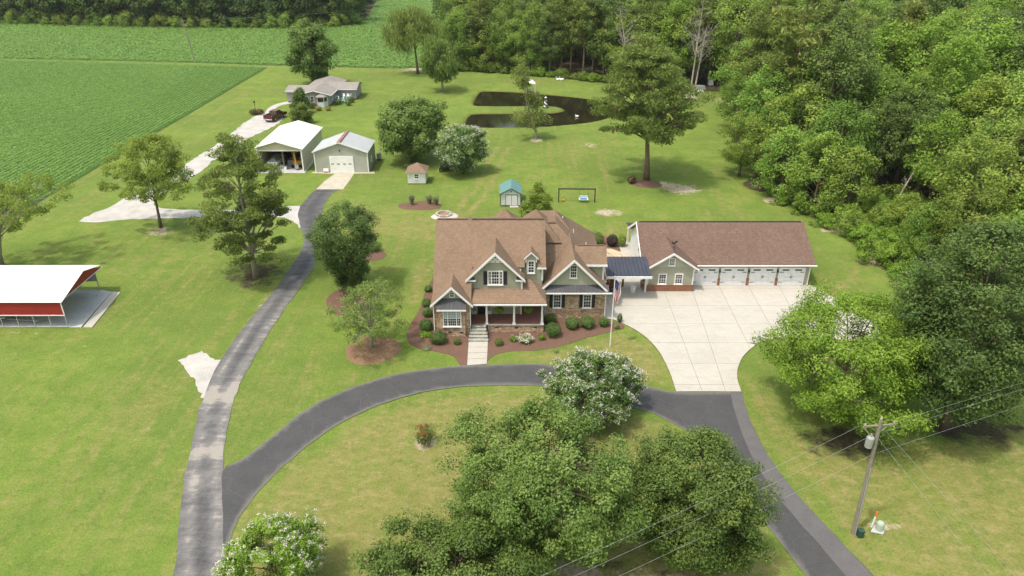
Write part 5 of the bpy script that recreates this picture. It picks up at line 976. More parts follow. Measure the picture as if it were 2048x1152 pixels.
p2 = pole(-91.4, 213.4, 11.8, (-1.6, .5), 'thin leaning power pole in the distant bean field', (.9, -.3), False, (.4, 1.6, 3.4))
def wire(label, a, b_, sag, r_=.0062, m='wire', n=24):
    A, B_ = Vector(a), Vector(b_); b = MB(); b.tube([tuple(A.lerp(B_, k / n) - Vector((0, 0, sag * 4 * (k / n) * (1 - k / n)))) for k in range(n + 1)], r_, 5)
    return tag(b.build('power_line', m, None, tuple(A)), label, 'power line', 'overhead wires at the near pole')
top = Vector((22.1, 34.57, 9.2)); dl_ = Vector((-38, -20.5, 0)); dr_ = Vector((50, 21, 0))
wire('topmost overhead wire running right from the near power pole', top + Vector((0.8, .05, -.2)), top + dr_, .5); wire('middle overhead wire running right from the near power pole', top + Vector((.1, 0, -1.0)), top + dr_ + Vector((0, 0, -.8)), .5); wire('lowest overhead wire running right from the near power pole', top + Vector((.2, 0, -2.55)), top + dr_ + Vector((0, 0, -2.2)), .4)
wire('topmost overhead wire running left from the near power pole', top + Vector((-.95, -.05, -.2)), top + dl_, .5); wire('middle overhead wire running left from the near power pole', top + Vector((-.1, 0, -1.0)), top + dl_ + Vector((0, 0, -.8)), .5); wire('lowest overhead wire running left from the near power pole', top + Vector((.2, 0, -2.55)), top + dl_ + Vector((0, 0, -2.2)), .4)
e1, e2 = g(1992, 1175), g(2052, 1175)
wire('left guy wire slanting from the near power pole to the ground', top + Vector((.1, -.1, -1.3)), (*e1, 0.0), 0, .008, 'galv'); wire('right guy wire slanting from the near power pole to the ground', top + Vector((.1, -.1, -.4)), (*e2, 0.0), 0, .008, 'galv')
tag(wire('overhead wire crossing the far field from the distant pole', (-92.8, 213.8, 11.2), (40, 330, 14), 2.0, .014), 'overhead wire crossing the far field from the distant pole', 'power line', 'wires at the distant pole')
x, y = g(1757, 1060); tb = thing('telecom_pedestal', 'pale green utility pedestal on a grey pad near the power pole', 'utility box', (x, y, 0)); part('pad', 'concrete_grey', lambda b: b.prism([(x - .62, y - .2), (x + .1, y - .42), (x + .5, y + .1), (x - .1, y + .42)], 0, .07, 'z'), tb); part('cover', 'pale_green', lambda b: b.lathe([(.26, .07), (.25, .55), (.2, .68), (.08, .73)], 10, (x + .02, y, 0)), tb)
x, y = g(1743, 1054); mk = thing('marker_post', 'white marker post with an orange top near the power pole', 'marker post', (x, y, 0)); part('post', 'white_paint', lambda b: b.tube([(x, y, 0), (x + .05, y, .95)], .055, 8), mk); part('cap', 'orange', lambda b: b.tube([(x + .05, y, .951), (x + .07, y, 1.35)], .06, 8), mk)
x, y = g(1719, 1073); gb = thing('green_utility_box', 'dark green utility box at the foot of the power pole', 'utility box', (x, y, 0)); part('body', 'dark_green', lambda b: b.prism([(x - .16, y - .14), (x + .18, y - .14), (x + .18, y + .16), (x - .16, y + .16)], 0, .5, 'z'), gb); part('lid', 'dark_green', lambda b: b.box(x - .19, x + .21, y - .17, y + .19, .5, .56), gb)
# odds and ends at the wood's edge
for i, (px, py, w, h, m, nm, lb, ct) in enumerate(((1398, 178, 3.2, .9, 'galv', 'flat_trailer', 'grey flat trailer at the edge of the wood', 'trailer'), (1401, 184, 1.4, .5, 'white_paint', 'tarp_heap', 'low white tarp heap at the edge of the wood', 'tarp'), (1421, 170, 1.2, 1.3, 'white_paint', 'white_cabinet', 'upright white cabinet in the dark wood edge', 'cabinet'), (1352, 174, 2.6, .6, 'grey_paint', 'scrap_pile', 'grey scrap stacked behind the tall pine', 'scrap'))):
    x, y = g(px, py); b = MB(); b.add([(x - w / 2, y - .6, .02), (x + w / 2, y - .5, .02), (x + w / 2, y + .6, .02), (x - w / 2, y + .6, .02), (x - w * .42, y - .5, h), (x + w * .38, y - .42, h * .85), (x + w * .42, y + .5, h * .9), (x - w * .4, y + .5, h)], [(3, 2, 1, 0), (4, 5, 6, 7), (0, 1, 5, 4), (1, 2, 6, 5), (2, 3, 7, 6), (3, 0, 4, 7)]); tag(b.build(nm, m, None, (x, y, 0)), lb, ct)

# ------------------------------------------------------------------ vegetation
def leaf_mesh(name, C, Nn, L, Wd, tint, m, rng, long_dir=None):
    "one small rhombic leaf (or needle tuft) per point"
    n = len(C); Nn = Nn / (np.linalg.norm(Nn, axis=1, keepdims=True) + 1e-9)
    a = rng.normal(size=(n, 3)) if long_dir is None else long_dir + 0.25 * rng.normal(size=(n, 3))
    a -= Nn * np.sum(a * Nn, 1, keepdims=True); a /= np.linalg.norm(a, axis=1, keepdims=True) + 1e-9
    b = np.cross(Nn, a); L = np.broadcast_to(L, (n,))[:, None]; Wd = np.broadcast_to(Wd, (n,))[:, None]
    V = np.empty((n, 4, 3)); V[:, 0] = C - a * L / 2; V[:, 1] = C + b * Wd / 2 - a * L * .05; V[:, 2] = C + a * L / 2; V[:, 3] = C - b * Wd / 2 - a * L * .05
    F = np.arange(n * 4).reshape(n, 4)
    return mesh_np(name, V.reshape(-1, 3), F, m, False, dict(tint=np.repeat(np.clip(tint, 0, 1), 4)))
def profile(shape, t):
    t = np.clip(t, 0, 1)
    if shape == 'round': return np.sqrt(np.clip(1 - (2 * t - 1) ** 2, 0, 1)) ** 0.9
    if shape == 'broad': return np.clip(np.sin(np.pi * np.clip(t, 0, 1) ** 0.62), 0, 1) ** 0.55
    if shape == 'globe': return np.clip(np.sin(np.pi * t ** 0.95), 0, 1) ** 0.5
    if shape == 'dome': return np.sqrt(np.clip(1 - t ** 2.2, 0, 1)) * np.clip(0.55 + t * 2.2, 0, 1)
    if shape == 'egg': return np.clip(np.sin(np.pi * t ** 0.75), 0, 1) ** 0.7
    if shape == 'cone': return np.clip(1 - t, 0, 1) ** 0.75 * np.clip(.6 + t * 4, 0, 1)
    if shape == 'vase': return np.clip(0.25 + 1.35 * t, 0, 1) * np.sqrt(np.clip(1 - np.clip((t - .62) / .38, 0, 1) ** 2, 0, 1))
    if shape == 'pine': return np.clip(np.sin(np.pi * np.clip(t, 0, 1) ** .55), 0, 1) ** .6
    return np.ones_like(t)
def gen_tree(seed, h, cb, R, n_clump=60, cr=1.0, lpc=150, ls=0.3, shape='broad', leaf='leaf_forest', bark='bark', tr=0.22, lean=(0, 0), limbs=7, kind='broad', flat=0.75, gap=0.0, name='tree', lw=0.55, blossom=None, off=(0, 0), top_tint=0.35, ecc=1.0, inner=0.35):
    rng = np.random.default_rng(seed); rnd = random.Random(seed)
    # clump centres inside an uneven envelope
    C = []; ph = rng.uniform(0, 6.28, 4)
    while len(C) < n_clump:
        t = rng.uniform(0, 1); a = rng.uniform(0, 2 * np.pi); p = float(profile(shape, np.array(t)))
        if rng.uniform() > p ** 1.2 + .1: continue
        lump = 1 + .16 * math.sin(2 * a + ph[0] + 3 * t) + .11 * math.sin(5 * a + ph[1] - 4 * t) + .08 * math.sin(9 * t + ph[2] + a)
        rr = R * p * lump * math.sqrt(rng.uniform(inner ** 2, 1)); z = cb + t * (h - cb)
        if kind == 'pine': z = cb + (h - cb) * (np.floor(t * 9) + rng.uniform(-.2, 1.1)) / 9 - .10 * rr
        C.append((rr * math.cos(a) * ecc + lean[0] * t + off[0], rr * math.sin(a) / ecc + lean[1] * t + off[1], z - (cr * .5 if t > .8 else 0)))
    C = np.array(C)
    if gap: C = C[rng.uniform(size=len(C)) > gap]
    n = len(C); crs = cr * rng.uniform(.65, 1.25, n)
    D = rng.normal(size=(n, lpc, 3)); D /= np.linalg.norm(D, axis=2, keepdims=True)
    rad = rng.uniform(0, 1, (n, lpc, 1)) ** .45
    P_ = C[:, None] + D * rad * crs[:, None, None] * np.array([1, 1, flat])
    outw = C - np.array([lean[0] * .5 + off[0], lean[1] * .5 + off[1], cb + (h - cb) * .35]); outw /= np.linalg.norm(outw, axis=1, keepdims=True) + 1e-6
    Nn = D * .6 + outw[:, None] * .5 + np.array([0, 0, .55]) + rng.normal(size=D.shape) * .55
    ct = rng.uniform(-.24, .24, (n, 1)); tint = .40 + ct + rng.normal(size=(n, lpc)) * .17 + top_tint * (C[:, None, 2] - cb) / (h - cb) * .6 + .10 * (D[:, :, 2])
    keep = P_[:, :, 2] > 0.15
    P_, Nn, tint = P_[keep], Nn[keep], tint[keep]
    sz = ls * rng.uniform(.65, 1.3, len(P_))
    if kind == 'willow':
        P_[:, 2] -= rng.uniform(0, 1, len(P_)) ** 2 * cr * 1.6; ld = np.tile(np.array([0, 0, -1.0]), (len(P_), 1))
        Nn = rng.normal(size=P_.shape) * np.array([1, 1, .3]); crown = leaf_mesh(name + '_crown', P_, Nn, sz * 1.8, sz * .5, tint, leaf, rng, ld)
    elif kind == 'pine':
        crown = leaf_mesh(name + '_crown', P_, rng.normal(size=P_.shape) + np.array([0, 0, .5]), sz * 1.5, sz * .42, tint, leaf, rng)
    else: crown = leaf_mesh(name + '_crown', P_, Nn, sz, sz * lw, tint, leaf, rng)
    blo = None
    if blossom:
        z0 = C[:, 2]; top = (np.linalg.norm((C - C.mean(0)) / C.std(0), axis=1) > 1.25)
        B_ = C[top]; k = blossom[0]; pb = []
        for c, q, o_ in zip(B_, crs[top], outw[top]):
            for _ in range(k):
                d = rng.normal(size=3); d /= np.linalg.norm(d); d = d + o_ * .9 + np.array([0, 0, .5]); d /= np.linalg.norm(d); cc = c + d * q * rng.uniform(.8, 1.12) * np.array([1, 1, flat])
                pb.append(cc + rng.normal(size=(blossom[1], 3)) * blossom[2])
        pb = np.concatenate(pb); blo = leaf_mesh(name + '_blossom', pb, rng.normal(size=pb.shape) + np.array([0, 0, .6]), blossom[3] * rng.uniform(.6, 1.3, len(pb)), blossom[3] * .75, rng.uniform(0, 1, len(pb)), 'blossom_white' if len(blossom) < 5 else blossom[4], rng)
    # trunk, limbs and twigs
    b = MB(); zt = cb + (h - cb) * (.92 if kind == 'pine' else .62); lx, ly = lean[0] + off[0], lean[1] + off[1]
    wob = [rnd.uniform(-.12, .12) * R * .25 for _ in range(8)]
    f_t = lambda z: (lx * (z / h) ** 1.3 + wob[int(min(6, z / h * 7))] * min(1, z / h), ly * (z / h) ** 1.3 + wob[7 - int(min(6, z / h * 7))] * min(1, z / h), z)
    tp_ = [f_t(zt * k / 6) for k in range(7)]; tp_[0] = (0, 0, -.15); rr_ = [tr * 1.35] + [tr * (1 - .8 * k / 6) for k in range(1, 7)]
    b.tube(tp_, rr_, 8)
    idx = rng.permutation(n)[:limbs]; LP = []
    for i in idx:
        e = Vector(C[i]); fr = rnd.uniform(.55, 1.0) if kind != 'pine' else min(.98, max(.1, (e.z) / zt))
        zs = max(cb * .75, min(zt, e.z * fr * (.72 if kind != 'pine' else 1))); s_ = Vector(f_t(zs)); mid_ = s_.lerp(e, .5) + Vector((0, 0, (e - s_).length * (.10 if kind != 'willow' else .25)))
        r0 = max(.025, tr * (1 - .8 * zs / zt) * .55); b.tube([s_, s_.lerp(mid_, .6), mid_, mid_.lerp(e, .6), e], [r0, r0 * .8, r0 * .6, r0 * .42, r0 * .2], 5, False)
        LP += [(s_.lerp(mid_, .6), r0 * .6), (mid_, r0 * .5), (mid_.lerp(e, .6), r0 * .35)]
    if LP:
        LA = np.array([tuple(p) for p, _ in LP])
        for i in range(n):
            dd_ = np.linalg.norm(LA - C[i], axis=1) + 2.0 * np.clip(LA[:, 2] - C[i][2], 0, 9); k = int(np.argmin(dd_)); q, r0 = LP[k]
            b.tube([q, q.lerp(Vector(C[i]), .55) + Vector((0, 0, .08)), C[i]], [r0 * .55, r0 * .35, .012], 4, False)
    me = bpy.data.meshes.new(name + '_trunk'); me.from_pydata(b.v, [], b.f); me.polygons.foreach_set('use_smooth', np.ones(len(me.polygons), bool)); me.materials.append(MATS[bark])
    return me, crown, blo
def plant_tree(meshes, loc, label, cat='tree', name='tree', rz=0.0, s=(1, 1, 1), group=None):
    o = bpy.data.objects.new(name, None); col.objects.link(o); o.location = loc; o.rotation_euler = (0, 0, rz); o.scale = s; o.empty_display_size = .3; tag(o, label, cat, group)
    for nm, me in zip(('trunk', 'crown', 'blossom'), meshes):
        if me is not None: link(nm, me, o)
    return o
def tree_px(seed, px, py, top, label, cl, cr_, bot, group=None, name='tree', cat='tree', **k):
    "a lawn tree surveyed from the photo: foot pixel, top row, crown left and right column, crown bottom row"
    x, y = g(px, py); zx, h = zat(px, top, y); xl = zat(cl, (top + bot) / 2, y)[0]; xr = zat(cr_, (top + bot) / 2, y)[0]; cb = max(.2, zat(px, bot, y)[1])
    R = (xr - xl) / 2; cx = (xr + xl) / 2 - x
    ms = gen_tree(seed, h, cb, R, lean=(cx, 0), name=name, **k) if 'off' not in k else gen_tree(seed, h, cb, R, name=name, **k)
    return plant_tree(ms, (x, y, 0), label, cat, name, group=group)

# --- the near shade trees at the bottom of the picture
def tree_c(seed, cx, cy, hw, hh, cb, label, group=None, name='tree', cat='tree', **k):
    "a tree seen steeply from above: crown centre pixel and half width and height of its outline, crown base height"
    zc = cb + 3
    for _ in range(12):
        x, y = g(cx, cy, zc); dep = y * CT - (zc - CAMH) * ST; R = hw * dep / FPX; al = math.atan2(CAMH - zc, y); v = hh * dep / FPX
        c_ = math.sqrt(max((R * .35) ** 2, v * v - (R * math.sin(al)) ** 2)) / math.cos(al); zc = cb + c_
    R -= .45 * k['cr']; c_ -= .25 * k['cr']
    return plant_tree(gen_tree(seed, cb + 2 * c_, cb, R, name=name, **k), (x, y, 0), label, cat, name, group=group)
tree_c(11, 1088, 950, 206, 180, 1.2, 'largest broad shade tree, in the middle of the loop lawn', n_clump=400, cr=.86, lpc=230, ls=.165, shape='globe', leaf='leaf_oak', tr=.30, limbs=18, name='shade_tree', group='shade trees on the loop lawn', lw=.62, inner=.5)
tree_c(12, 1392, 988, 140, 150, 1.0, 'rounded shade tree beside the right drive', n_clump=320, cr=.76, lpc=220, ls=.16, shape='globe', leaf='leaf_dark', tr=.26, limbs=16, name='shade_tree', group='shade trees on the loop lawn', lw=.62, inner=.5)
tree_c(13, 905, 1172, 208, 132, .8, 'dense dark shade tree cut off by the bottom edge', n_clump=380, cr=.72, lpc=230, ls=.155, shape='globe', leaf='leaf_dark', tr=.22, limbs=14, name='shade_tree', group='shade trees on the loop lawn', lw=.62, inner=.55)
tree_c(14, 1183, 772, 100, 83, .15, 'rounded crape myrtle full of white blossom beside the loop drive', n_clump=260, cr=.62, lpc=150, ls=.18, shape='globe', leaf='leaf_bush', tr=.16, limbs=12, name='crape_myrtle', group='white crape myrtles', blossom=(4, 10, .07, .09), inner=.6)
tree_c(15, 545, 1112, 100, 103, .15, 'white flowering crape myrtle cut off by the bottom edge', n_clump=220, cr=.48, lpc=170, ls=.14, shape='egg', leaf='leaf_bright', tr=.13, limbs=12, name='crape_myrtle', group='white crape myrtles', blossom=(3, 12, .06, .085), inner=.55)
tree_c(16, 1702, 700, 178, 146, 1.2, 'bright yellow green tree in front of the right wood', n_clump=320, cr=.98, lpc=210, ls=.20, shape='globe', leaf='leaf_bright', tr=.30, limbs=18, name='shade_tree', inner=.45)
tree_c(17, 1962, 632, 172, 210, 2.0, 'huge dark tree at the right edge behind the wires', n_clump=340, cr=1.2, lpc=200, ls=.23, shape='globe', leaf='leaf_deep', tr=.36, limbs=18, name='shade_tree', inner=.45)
# --- trees on the lawns
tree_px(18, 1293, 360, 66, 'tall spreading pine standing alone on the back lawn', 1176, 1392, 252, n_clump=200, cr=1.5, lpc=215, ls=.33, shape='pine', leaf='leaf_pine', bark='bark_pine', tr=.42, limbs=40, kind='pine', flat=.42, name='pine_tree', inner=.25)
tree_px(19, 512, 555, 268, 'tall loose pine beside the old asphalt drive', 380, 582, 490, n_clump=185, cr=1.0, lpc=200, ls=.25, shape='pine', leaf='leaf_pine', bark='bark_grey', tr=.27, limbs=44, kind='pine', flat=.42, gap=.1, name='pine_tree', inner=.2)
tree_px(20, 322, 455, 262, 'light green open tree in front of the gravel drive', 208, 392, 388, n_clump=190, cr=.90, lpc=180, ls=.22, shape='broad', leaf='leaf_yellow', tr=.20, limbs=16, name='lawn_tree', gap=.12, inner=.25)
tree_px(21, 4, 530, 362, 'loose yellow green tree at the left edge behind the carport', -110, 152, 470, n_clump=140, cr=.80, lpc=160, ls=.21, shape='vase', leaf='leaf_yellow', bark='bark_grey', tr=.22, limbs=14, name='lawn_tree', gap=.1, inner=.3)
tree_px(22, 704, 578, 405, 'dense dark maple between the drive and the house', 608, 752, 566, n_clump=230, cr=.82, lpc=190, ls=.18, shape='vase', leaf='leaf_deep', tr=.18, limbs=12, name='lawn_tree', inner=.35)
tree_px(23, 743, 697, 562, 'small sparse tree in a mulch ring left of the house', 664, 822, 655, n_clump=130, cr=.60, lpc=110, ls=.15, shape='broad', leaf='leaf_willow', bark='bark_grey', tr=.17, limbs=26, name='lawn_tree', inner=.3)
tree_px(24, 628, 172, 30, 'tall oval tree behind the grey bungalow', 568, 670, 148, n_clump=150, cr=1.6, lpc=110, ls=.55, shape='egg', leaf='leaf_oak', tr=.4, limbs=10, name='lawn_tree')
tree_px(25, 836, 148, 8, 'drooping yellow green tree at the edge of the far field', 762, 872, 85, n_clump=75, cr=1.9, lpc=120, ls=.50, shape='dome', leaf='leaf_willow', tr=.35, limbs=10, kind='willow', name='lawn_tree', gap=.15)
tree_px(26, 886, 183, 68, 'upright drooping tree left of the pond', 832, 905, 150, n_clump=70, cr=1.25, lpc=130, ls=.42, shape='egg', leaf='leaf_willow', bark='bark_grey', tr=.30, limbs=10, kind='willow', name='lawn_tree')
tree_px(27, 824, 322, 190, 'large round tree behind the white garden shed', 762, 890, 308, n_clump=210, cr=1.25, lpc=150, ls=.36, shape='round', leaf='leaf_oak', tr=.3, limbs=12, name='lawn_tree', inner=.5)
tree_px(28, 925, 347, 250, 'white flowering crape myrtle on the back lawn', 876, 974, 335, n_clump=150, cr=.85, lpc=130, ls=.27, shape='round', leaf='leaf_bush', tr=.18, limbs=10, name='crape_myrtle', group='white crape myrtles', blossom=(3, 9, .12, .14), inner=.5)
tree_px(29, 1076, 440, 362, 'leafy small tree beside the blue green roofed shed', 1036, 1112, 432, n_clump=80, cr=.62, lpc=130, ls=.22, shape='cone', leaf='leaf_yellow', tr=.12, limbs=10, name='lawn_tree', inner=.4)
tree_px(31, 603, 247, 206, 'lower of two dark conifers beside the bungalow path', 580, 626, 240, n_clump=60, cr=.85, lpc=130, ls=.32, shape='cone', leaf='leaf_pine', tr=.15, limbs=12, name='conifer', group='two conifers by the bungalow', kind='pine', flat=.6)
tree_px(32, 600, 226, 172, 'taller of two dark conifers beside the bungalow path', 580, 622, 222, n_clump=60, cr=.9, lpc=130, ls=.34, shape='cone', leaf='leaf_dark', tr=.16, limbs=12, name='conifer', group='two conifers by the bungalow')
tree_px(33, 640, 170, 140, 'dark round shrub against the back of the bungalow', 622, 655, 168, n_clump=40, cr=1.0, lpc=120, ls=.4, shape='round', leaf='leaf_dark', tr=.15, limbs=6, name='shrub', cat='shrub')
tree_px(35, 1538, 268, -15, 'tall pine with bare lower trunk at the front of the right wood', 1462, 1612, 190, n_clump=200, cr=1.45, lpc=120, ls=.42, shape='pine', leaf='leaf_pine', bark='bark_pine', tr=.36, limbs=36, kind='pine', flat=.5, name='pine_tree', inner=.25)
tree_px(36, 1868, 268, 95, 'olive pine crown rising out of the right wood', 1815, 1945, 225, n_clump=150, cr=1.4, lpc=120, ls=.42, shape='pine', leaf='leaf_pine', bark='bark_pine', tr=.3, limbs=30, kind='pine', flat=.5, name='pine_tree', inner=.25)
# the slim leaning tree by the pond: two tufts on one forked stem
x, y = g(1073, 278); hz_ = lambda px, py: (zat(px, py, y)[0] - x, zat(px, py, y)[1])
rng = np.random.default_rng(34); b = MB(); cl = []
for px, py, rx, rz_ in ((1042, 148, 22, 20), (1048, 165, 12, 12), (1072, 205, 9, 14), (1048, 232, 28, 13), (1080, 236, 14, 12), (1060, 246, 22, 10), (1064, 190, 8, 12)):
    cx, cz = hz_(px, py); sc_ = 155 / 9.4 / 16.5
    for _ in range(9): cl.append((cx + rng.normal() * rx / 9.3 * .5, rng.normal() * rx / 9.3 * .5, cz + rng.normal() * rz_ / 9.3 * .5))
cl = np.array(cl); D = rng.normal(size=(len(cl), 90, 3)); Pp = (cl[:, None] + D * .42).reshape(-1, 3); crown = leaf_mesh('slim_crown', Pp, rng.normal(size=Pp.shape) + np.array([0, 0, .6]), .34, .17, rng.uniform(.1, .9, len(Pp)), 'leaf_willow', rng)
q = [hz_(1073, 278), hz_(1071, 260), hz_(1065, 243), hz_(1058, 220), hz_(1057, 195), hz_(1053, 170), hz_(1044, 150)]; b.tube([(a, 0, max(-.1, z)) for a, z in q], [.26, .2, .17, .13, .11, .09, .05], 8)
q = [hz_(1068, 250), hz_(1073, 236), hz_(1074, 215), hz_(1078, 195)]; b.tube([(a, -.1, z) for a, z in q], [.12, .1, .07, .03], 6)
for c in cl[::3]: m0 = min(q + [hz_(1058, 220), hz_(1053, 170)], key=lambda p_: (p_[0] - c[0]) ** 2 + (p_[1] - c[2]) ** 2); b.tube([(m0[0], 0, m0[1]), c], [.05, .02], 4, False)
me = bpy.data.meshes.new('slim_trunk'); me.from_pydata(b.v, [], b.f); me.materials.append(MATS['bark_grey']); plant_tree((me, crown, None), (x, y, 0), 'slim leaning two tufted tree beside the pond', 'tree', 'lawn_tree')

# --- bare grey trees at the edge of the wood and dead stems
def dead_tree(seed, x, y, h, lean, tr, label, n=26, spread=.35):
    rnd = random.Random(seed); b = MB(); f_t = lambda z: Vector((lean[0] * z / h, lean[1] * z / h, z)); b.tube([f_t(h * k / 6) - Vector((0, 0, .1 if k == 0 else 0)) for k in range(7)], [tr * (1 - .85 * k / 6) for k in range(7)], 7)
    for i in range(n):
        z = h * rnd.uniform(.38, .95); s_ = f_t(z); a = rnd.uniform(0, 6.28); L_ = h * spread * (1.25 - z / h) * rnd.uniform(.5, 1.1); e = s_ + Vector((math.cos(a) * L_, math.sin(a) * L_, L_ * rnd.uniform(.5, 1.2))); m_ = s_.lerp(e, .5) + Vector((0, 0, -.06 * L_)); r0 = tr * .4 * (1.1 - z / h)
        b.tube([s_, m_, e], [r0, r0 * .7, .02], 5, False)
        for _ in range(5):
            p_ = m_.lerp(e, rnd.uniform(0, 1)); b.tube([p_, p_ + Vector((rnd.uniform(-1, 1), rnd.uniform(-1, 1), rnd.uniform(.1, 1))) * L_ * .38], [r0 * .35, .015], 4, False)
    me = bpy.data.meshes.new('dead'); me.from_pydata(b.v, [], b.f); me.materials.append(MATS['dead_wood']); o = thing('dead_tree', label, 'dead tree', (x, y, 0)); link('stem', me, o); return o
x, y = g(1262, 172); dead_tree(1, x, y - 1.0, 18.5, (-4.2, 0), .30, 'bare grey dead tree leaning left behind the tall pine', 34, .30)
x, y = g(1380, 190); dead_tree(2, x, y, 20.5, (.8, .5), .24, 'pale bare trunk rising at the gap in the wood', 40, .26); x, y = g(1388, 187); dead_tree(3, x, y, 15, (1.4, 1.0), .22, 'thinner pale trunk just right of the bare one', 16, .25)
x, y = g(1776, 432); dead_tree(4, x, y, 9.6, (3.6, 1.0), .16, 'leaning dead stem in front of the right wood', 5, .16)
x, y = g(1704, 437); dead_tree(5, x, y, 4.2, (.6, .3), .10, 'short dead stub at the edge of the right wood', 2, .12)

x, y = g(2030, 490); dead_tree(6, x, y, 9.5, (-.6, .3), .10, 'pale dead snag among the trees at the right edge', 10, .2)
x, y = g(1975, 400); dead_tree(7, x, y, 15, (.5, .3), .14, 'bare grey top rising from the right wood', 14, .22)
# --- the woods: a few grown trees, copied with their parts
def protos(specs): return [gen_tree(**s) for s in specs]
MID = protos([dict(seed=101, h=16, cb=3.0, R=5.2, n_clump=95, cr=1.35, lpc=110, ls=.36, shape='egg', leaf='leaf_forest', tr=.28, limbs=10, name='wood_a', inner=.45), dict(seed=102, h=14, cb=2.2, R=5.6, n_clump=95, cr=1.3, lpc=110, ls=.34, shape='broad', leaf='leaf_forest', tr=.26, limbs=10, name='wood_b', inner=.45),
              dict(seed=103, h=17, cb=4.5, R=4.6, n_clump=85, cr=1.3, lpc=110, ls=.36, shape='egg', leaf='leaf_bright', tr=.26, limbs=10, name='wood_c', inner=.4), dict(seed=104, h=11, cb=.6, R=4.6, n_clump=90, cr=1.15, lpc=110, ls=.32, shape='dome', leaf='leaf_forest', tr=.18, limbs=8, name='wood_d', inner=.5),
              dict(seed=105, h=15, cb=3.5, R=4.8, n_clump=80, cr=1.2, lpc=100, ls=.34, shape='broad', leaf='leaf_yellow', bark='bark_grey', tr=.22, limbs=14, name='wood_e', gap=.1, inner=.35), dict(seed=106, h=18, cb=3.5, R=4.6, n_clump=95, cr=1.3, lpc=110, ls=.34, shape='egg', leaf='leaf_dark', tr=.28, limbs=10, name='wood_f', inner=.45)])
PINE = protos([dict(seed=111, h=20, cb=9.0, R=3.9, n_clump=80, cr=1.25, lpc=100, ls=.42, shape='pine', leaf='leaf_pine', bark='bark_pine', tr=.24, limbs=24, kind='pine', flat=.5, name='pine_a'), dict(seed=112, h=19, cb=7.5, R=3.4, n_clump=75, cr=1.2, lpc=100, ls=.42, shape='cone', leaf='leaf_pine', bark='bark_pine', tr=.22, limbs=24, kind='pine', flat=.5, name='pine_b')])
BUSHY = protos([dict(seed=121, h=3.6, cb=.1, R=2.4, n_clump=45, cr=.75, lpc=100, ls=.24, shape='dome', leaf='leaf_forest', tr=.06, limbs=5, name='under_a', inner=.5), dict(seed=122, h=2.6, cb=.1, R=2.2, n_clump=40, cr=.65, lpc=100, ls=.22, shape='dome', leaf='leaf_bright', tr=.05, limbs=5, name='under_b', inner=.5)])
FARP = protos([dict(seed=131, h=19, cb=3.0, R=5.6, n_clump=60, cr=1.9, lpc=70, ls=.75, shape='egg', leaf='leaf_dark', tr=.3, limbs=4, name='far_a', inner=.5), dict(seed=132, h=17, cb=2.0, R=5.8, n_clump=60, cr=1.9, lpc=70, ls=.75, shape='broad', leaf='leaf_deep', tr=.3, limbs=4, name='far_b', inner=.5)])
rnd = random.Random(77)
def visible(x, y, z, mx=90, up=260):
    zz = z - CAMH; dep = y * CT - zz * ST
    if dep < 5: return False
    px = 1024 + FPX * x / dep; py = 576 - FPX * (y * ST + zz * CT) / dep
    return -mx < px < 2048 + mx and -up < py < 1300
placed = []
def far_enough(x, y, d): return all((x - a) ** 2 + (y - b_) ** 2 > d * d for a, b_ in placed)
ANCH = {'pond': ((985, 'behind the drooping tree'), (1130, 'behind the model lighthouse'), (1320, 'behind the tall lone pine'), (1450, 'beside the pale bare trunks'), (1650, 'above the garage'), (1850, 'far back right of the garage'), (9999, 'at the upper right corner')),
        'right': ((1520, 'nearest the lone pine'), (1640, 'behind the garage'), (1760, 'by the leaning dead stem'), (1880, 'right of the leaning dead stem'), (9999, 'at the right edge')), 'far': ((200, 'at the far left'), (420, 'behind the thin leaning pole'), (620, 'left of the tall oval tree'), (9999, 'right of the tall oval tree'))}
def where(x, y, region):
    zz = 6 - CAMH; px = 1024 + FPX * x / (y * CT - zz * ST)
    return next(w for lim, w in ANCH[region] if px < lim)
def wood_label(x, y, region, pine, i):
    d = -sdist(np.array([[x, y]]), FARWOOD if region == 'far' else WOOD)[0]; row = 'front row' if d < 7 else ('second rows' if d < 22 else 'deep rows')
    kind = ('dark pine', 'slim dark pine')[i % 2] if pine else (('tall tree', 'broad tree')[i % 2] if region == 'far' else ('tall oval tree', 'broad crowned tree', 'bright green tree', 'low bushy tree', 'pale yellowish tree', 'dark green tree')[i % 6])
    return kind + ' in the ' + {'pond': 'pond wood', 'right': 'right wood', 'far': 'far wood'}[region] + ', ' + row + ', ' + where(x, y, region)
for b_ in ((1690, 858), (1950, 838), (1776, 432)): placed.append(g(*b_))
def wood_tree(x, y, region, pine=False, s=None, mset=None, which=None):
    ms = mset or (PINE if pine else MID); wi = which if which is not None else rnd.randrange(len(ms)); m = ms[wi]; s = s or rnd.uniform(.85, 1.2)
    o = plant_tree(m, (x, y, 0), wood_label(x, y, region, pine, wi), 'tree', 'pine_tree' if pine else 'woodland_tree', rnd.uniform(0, 6.28), (s, s, s * rnd.uniform(.92, 1.1)), ('pines ' if pine else 'broadleaf trees ') + {'pond': 'of the wood beyond the pond', 'right': 'of the wood right of the garage', 'far': 'of the far wood'}[region]); placed.append((x, y)); return o
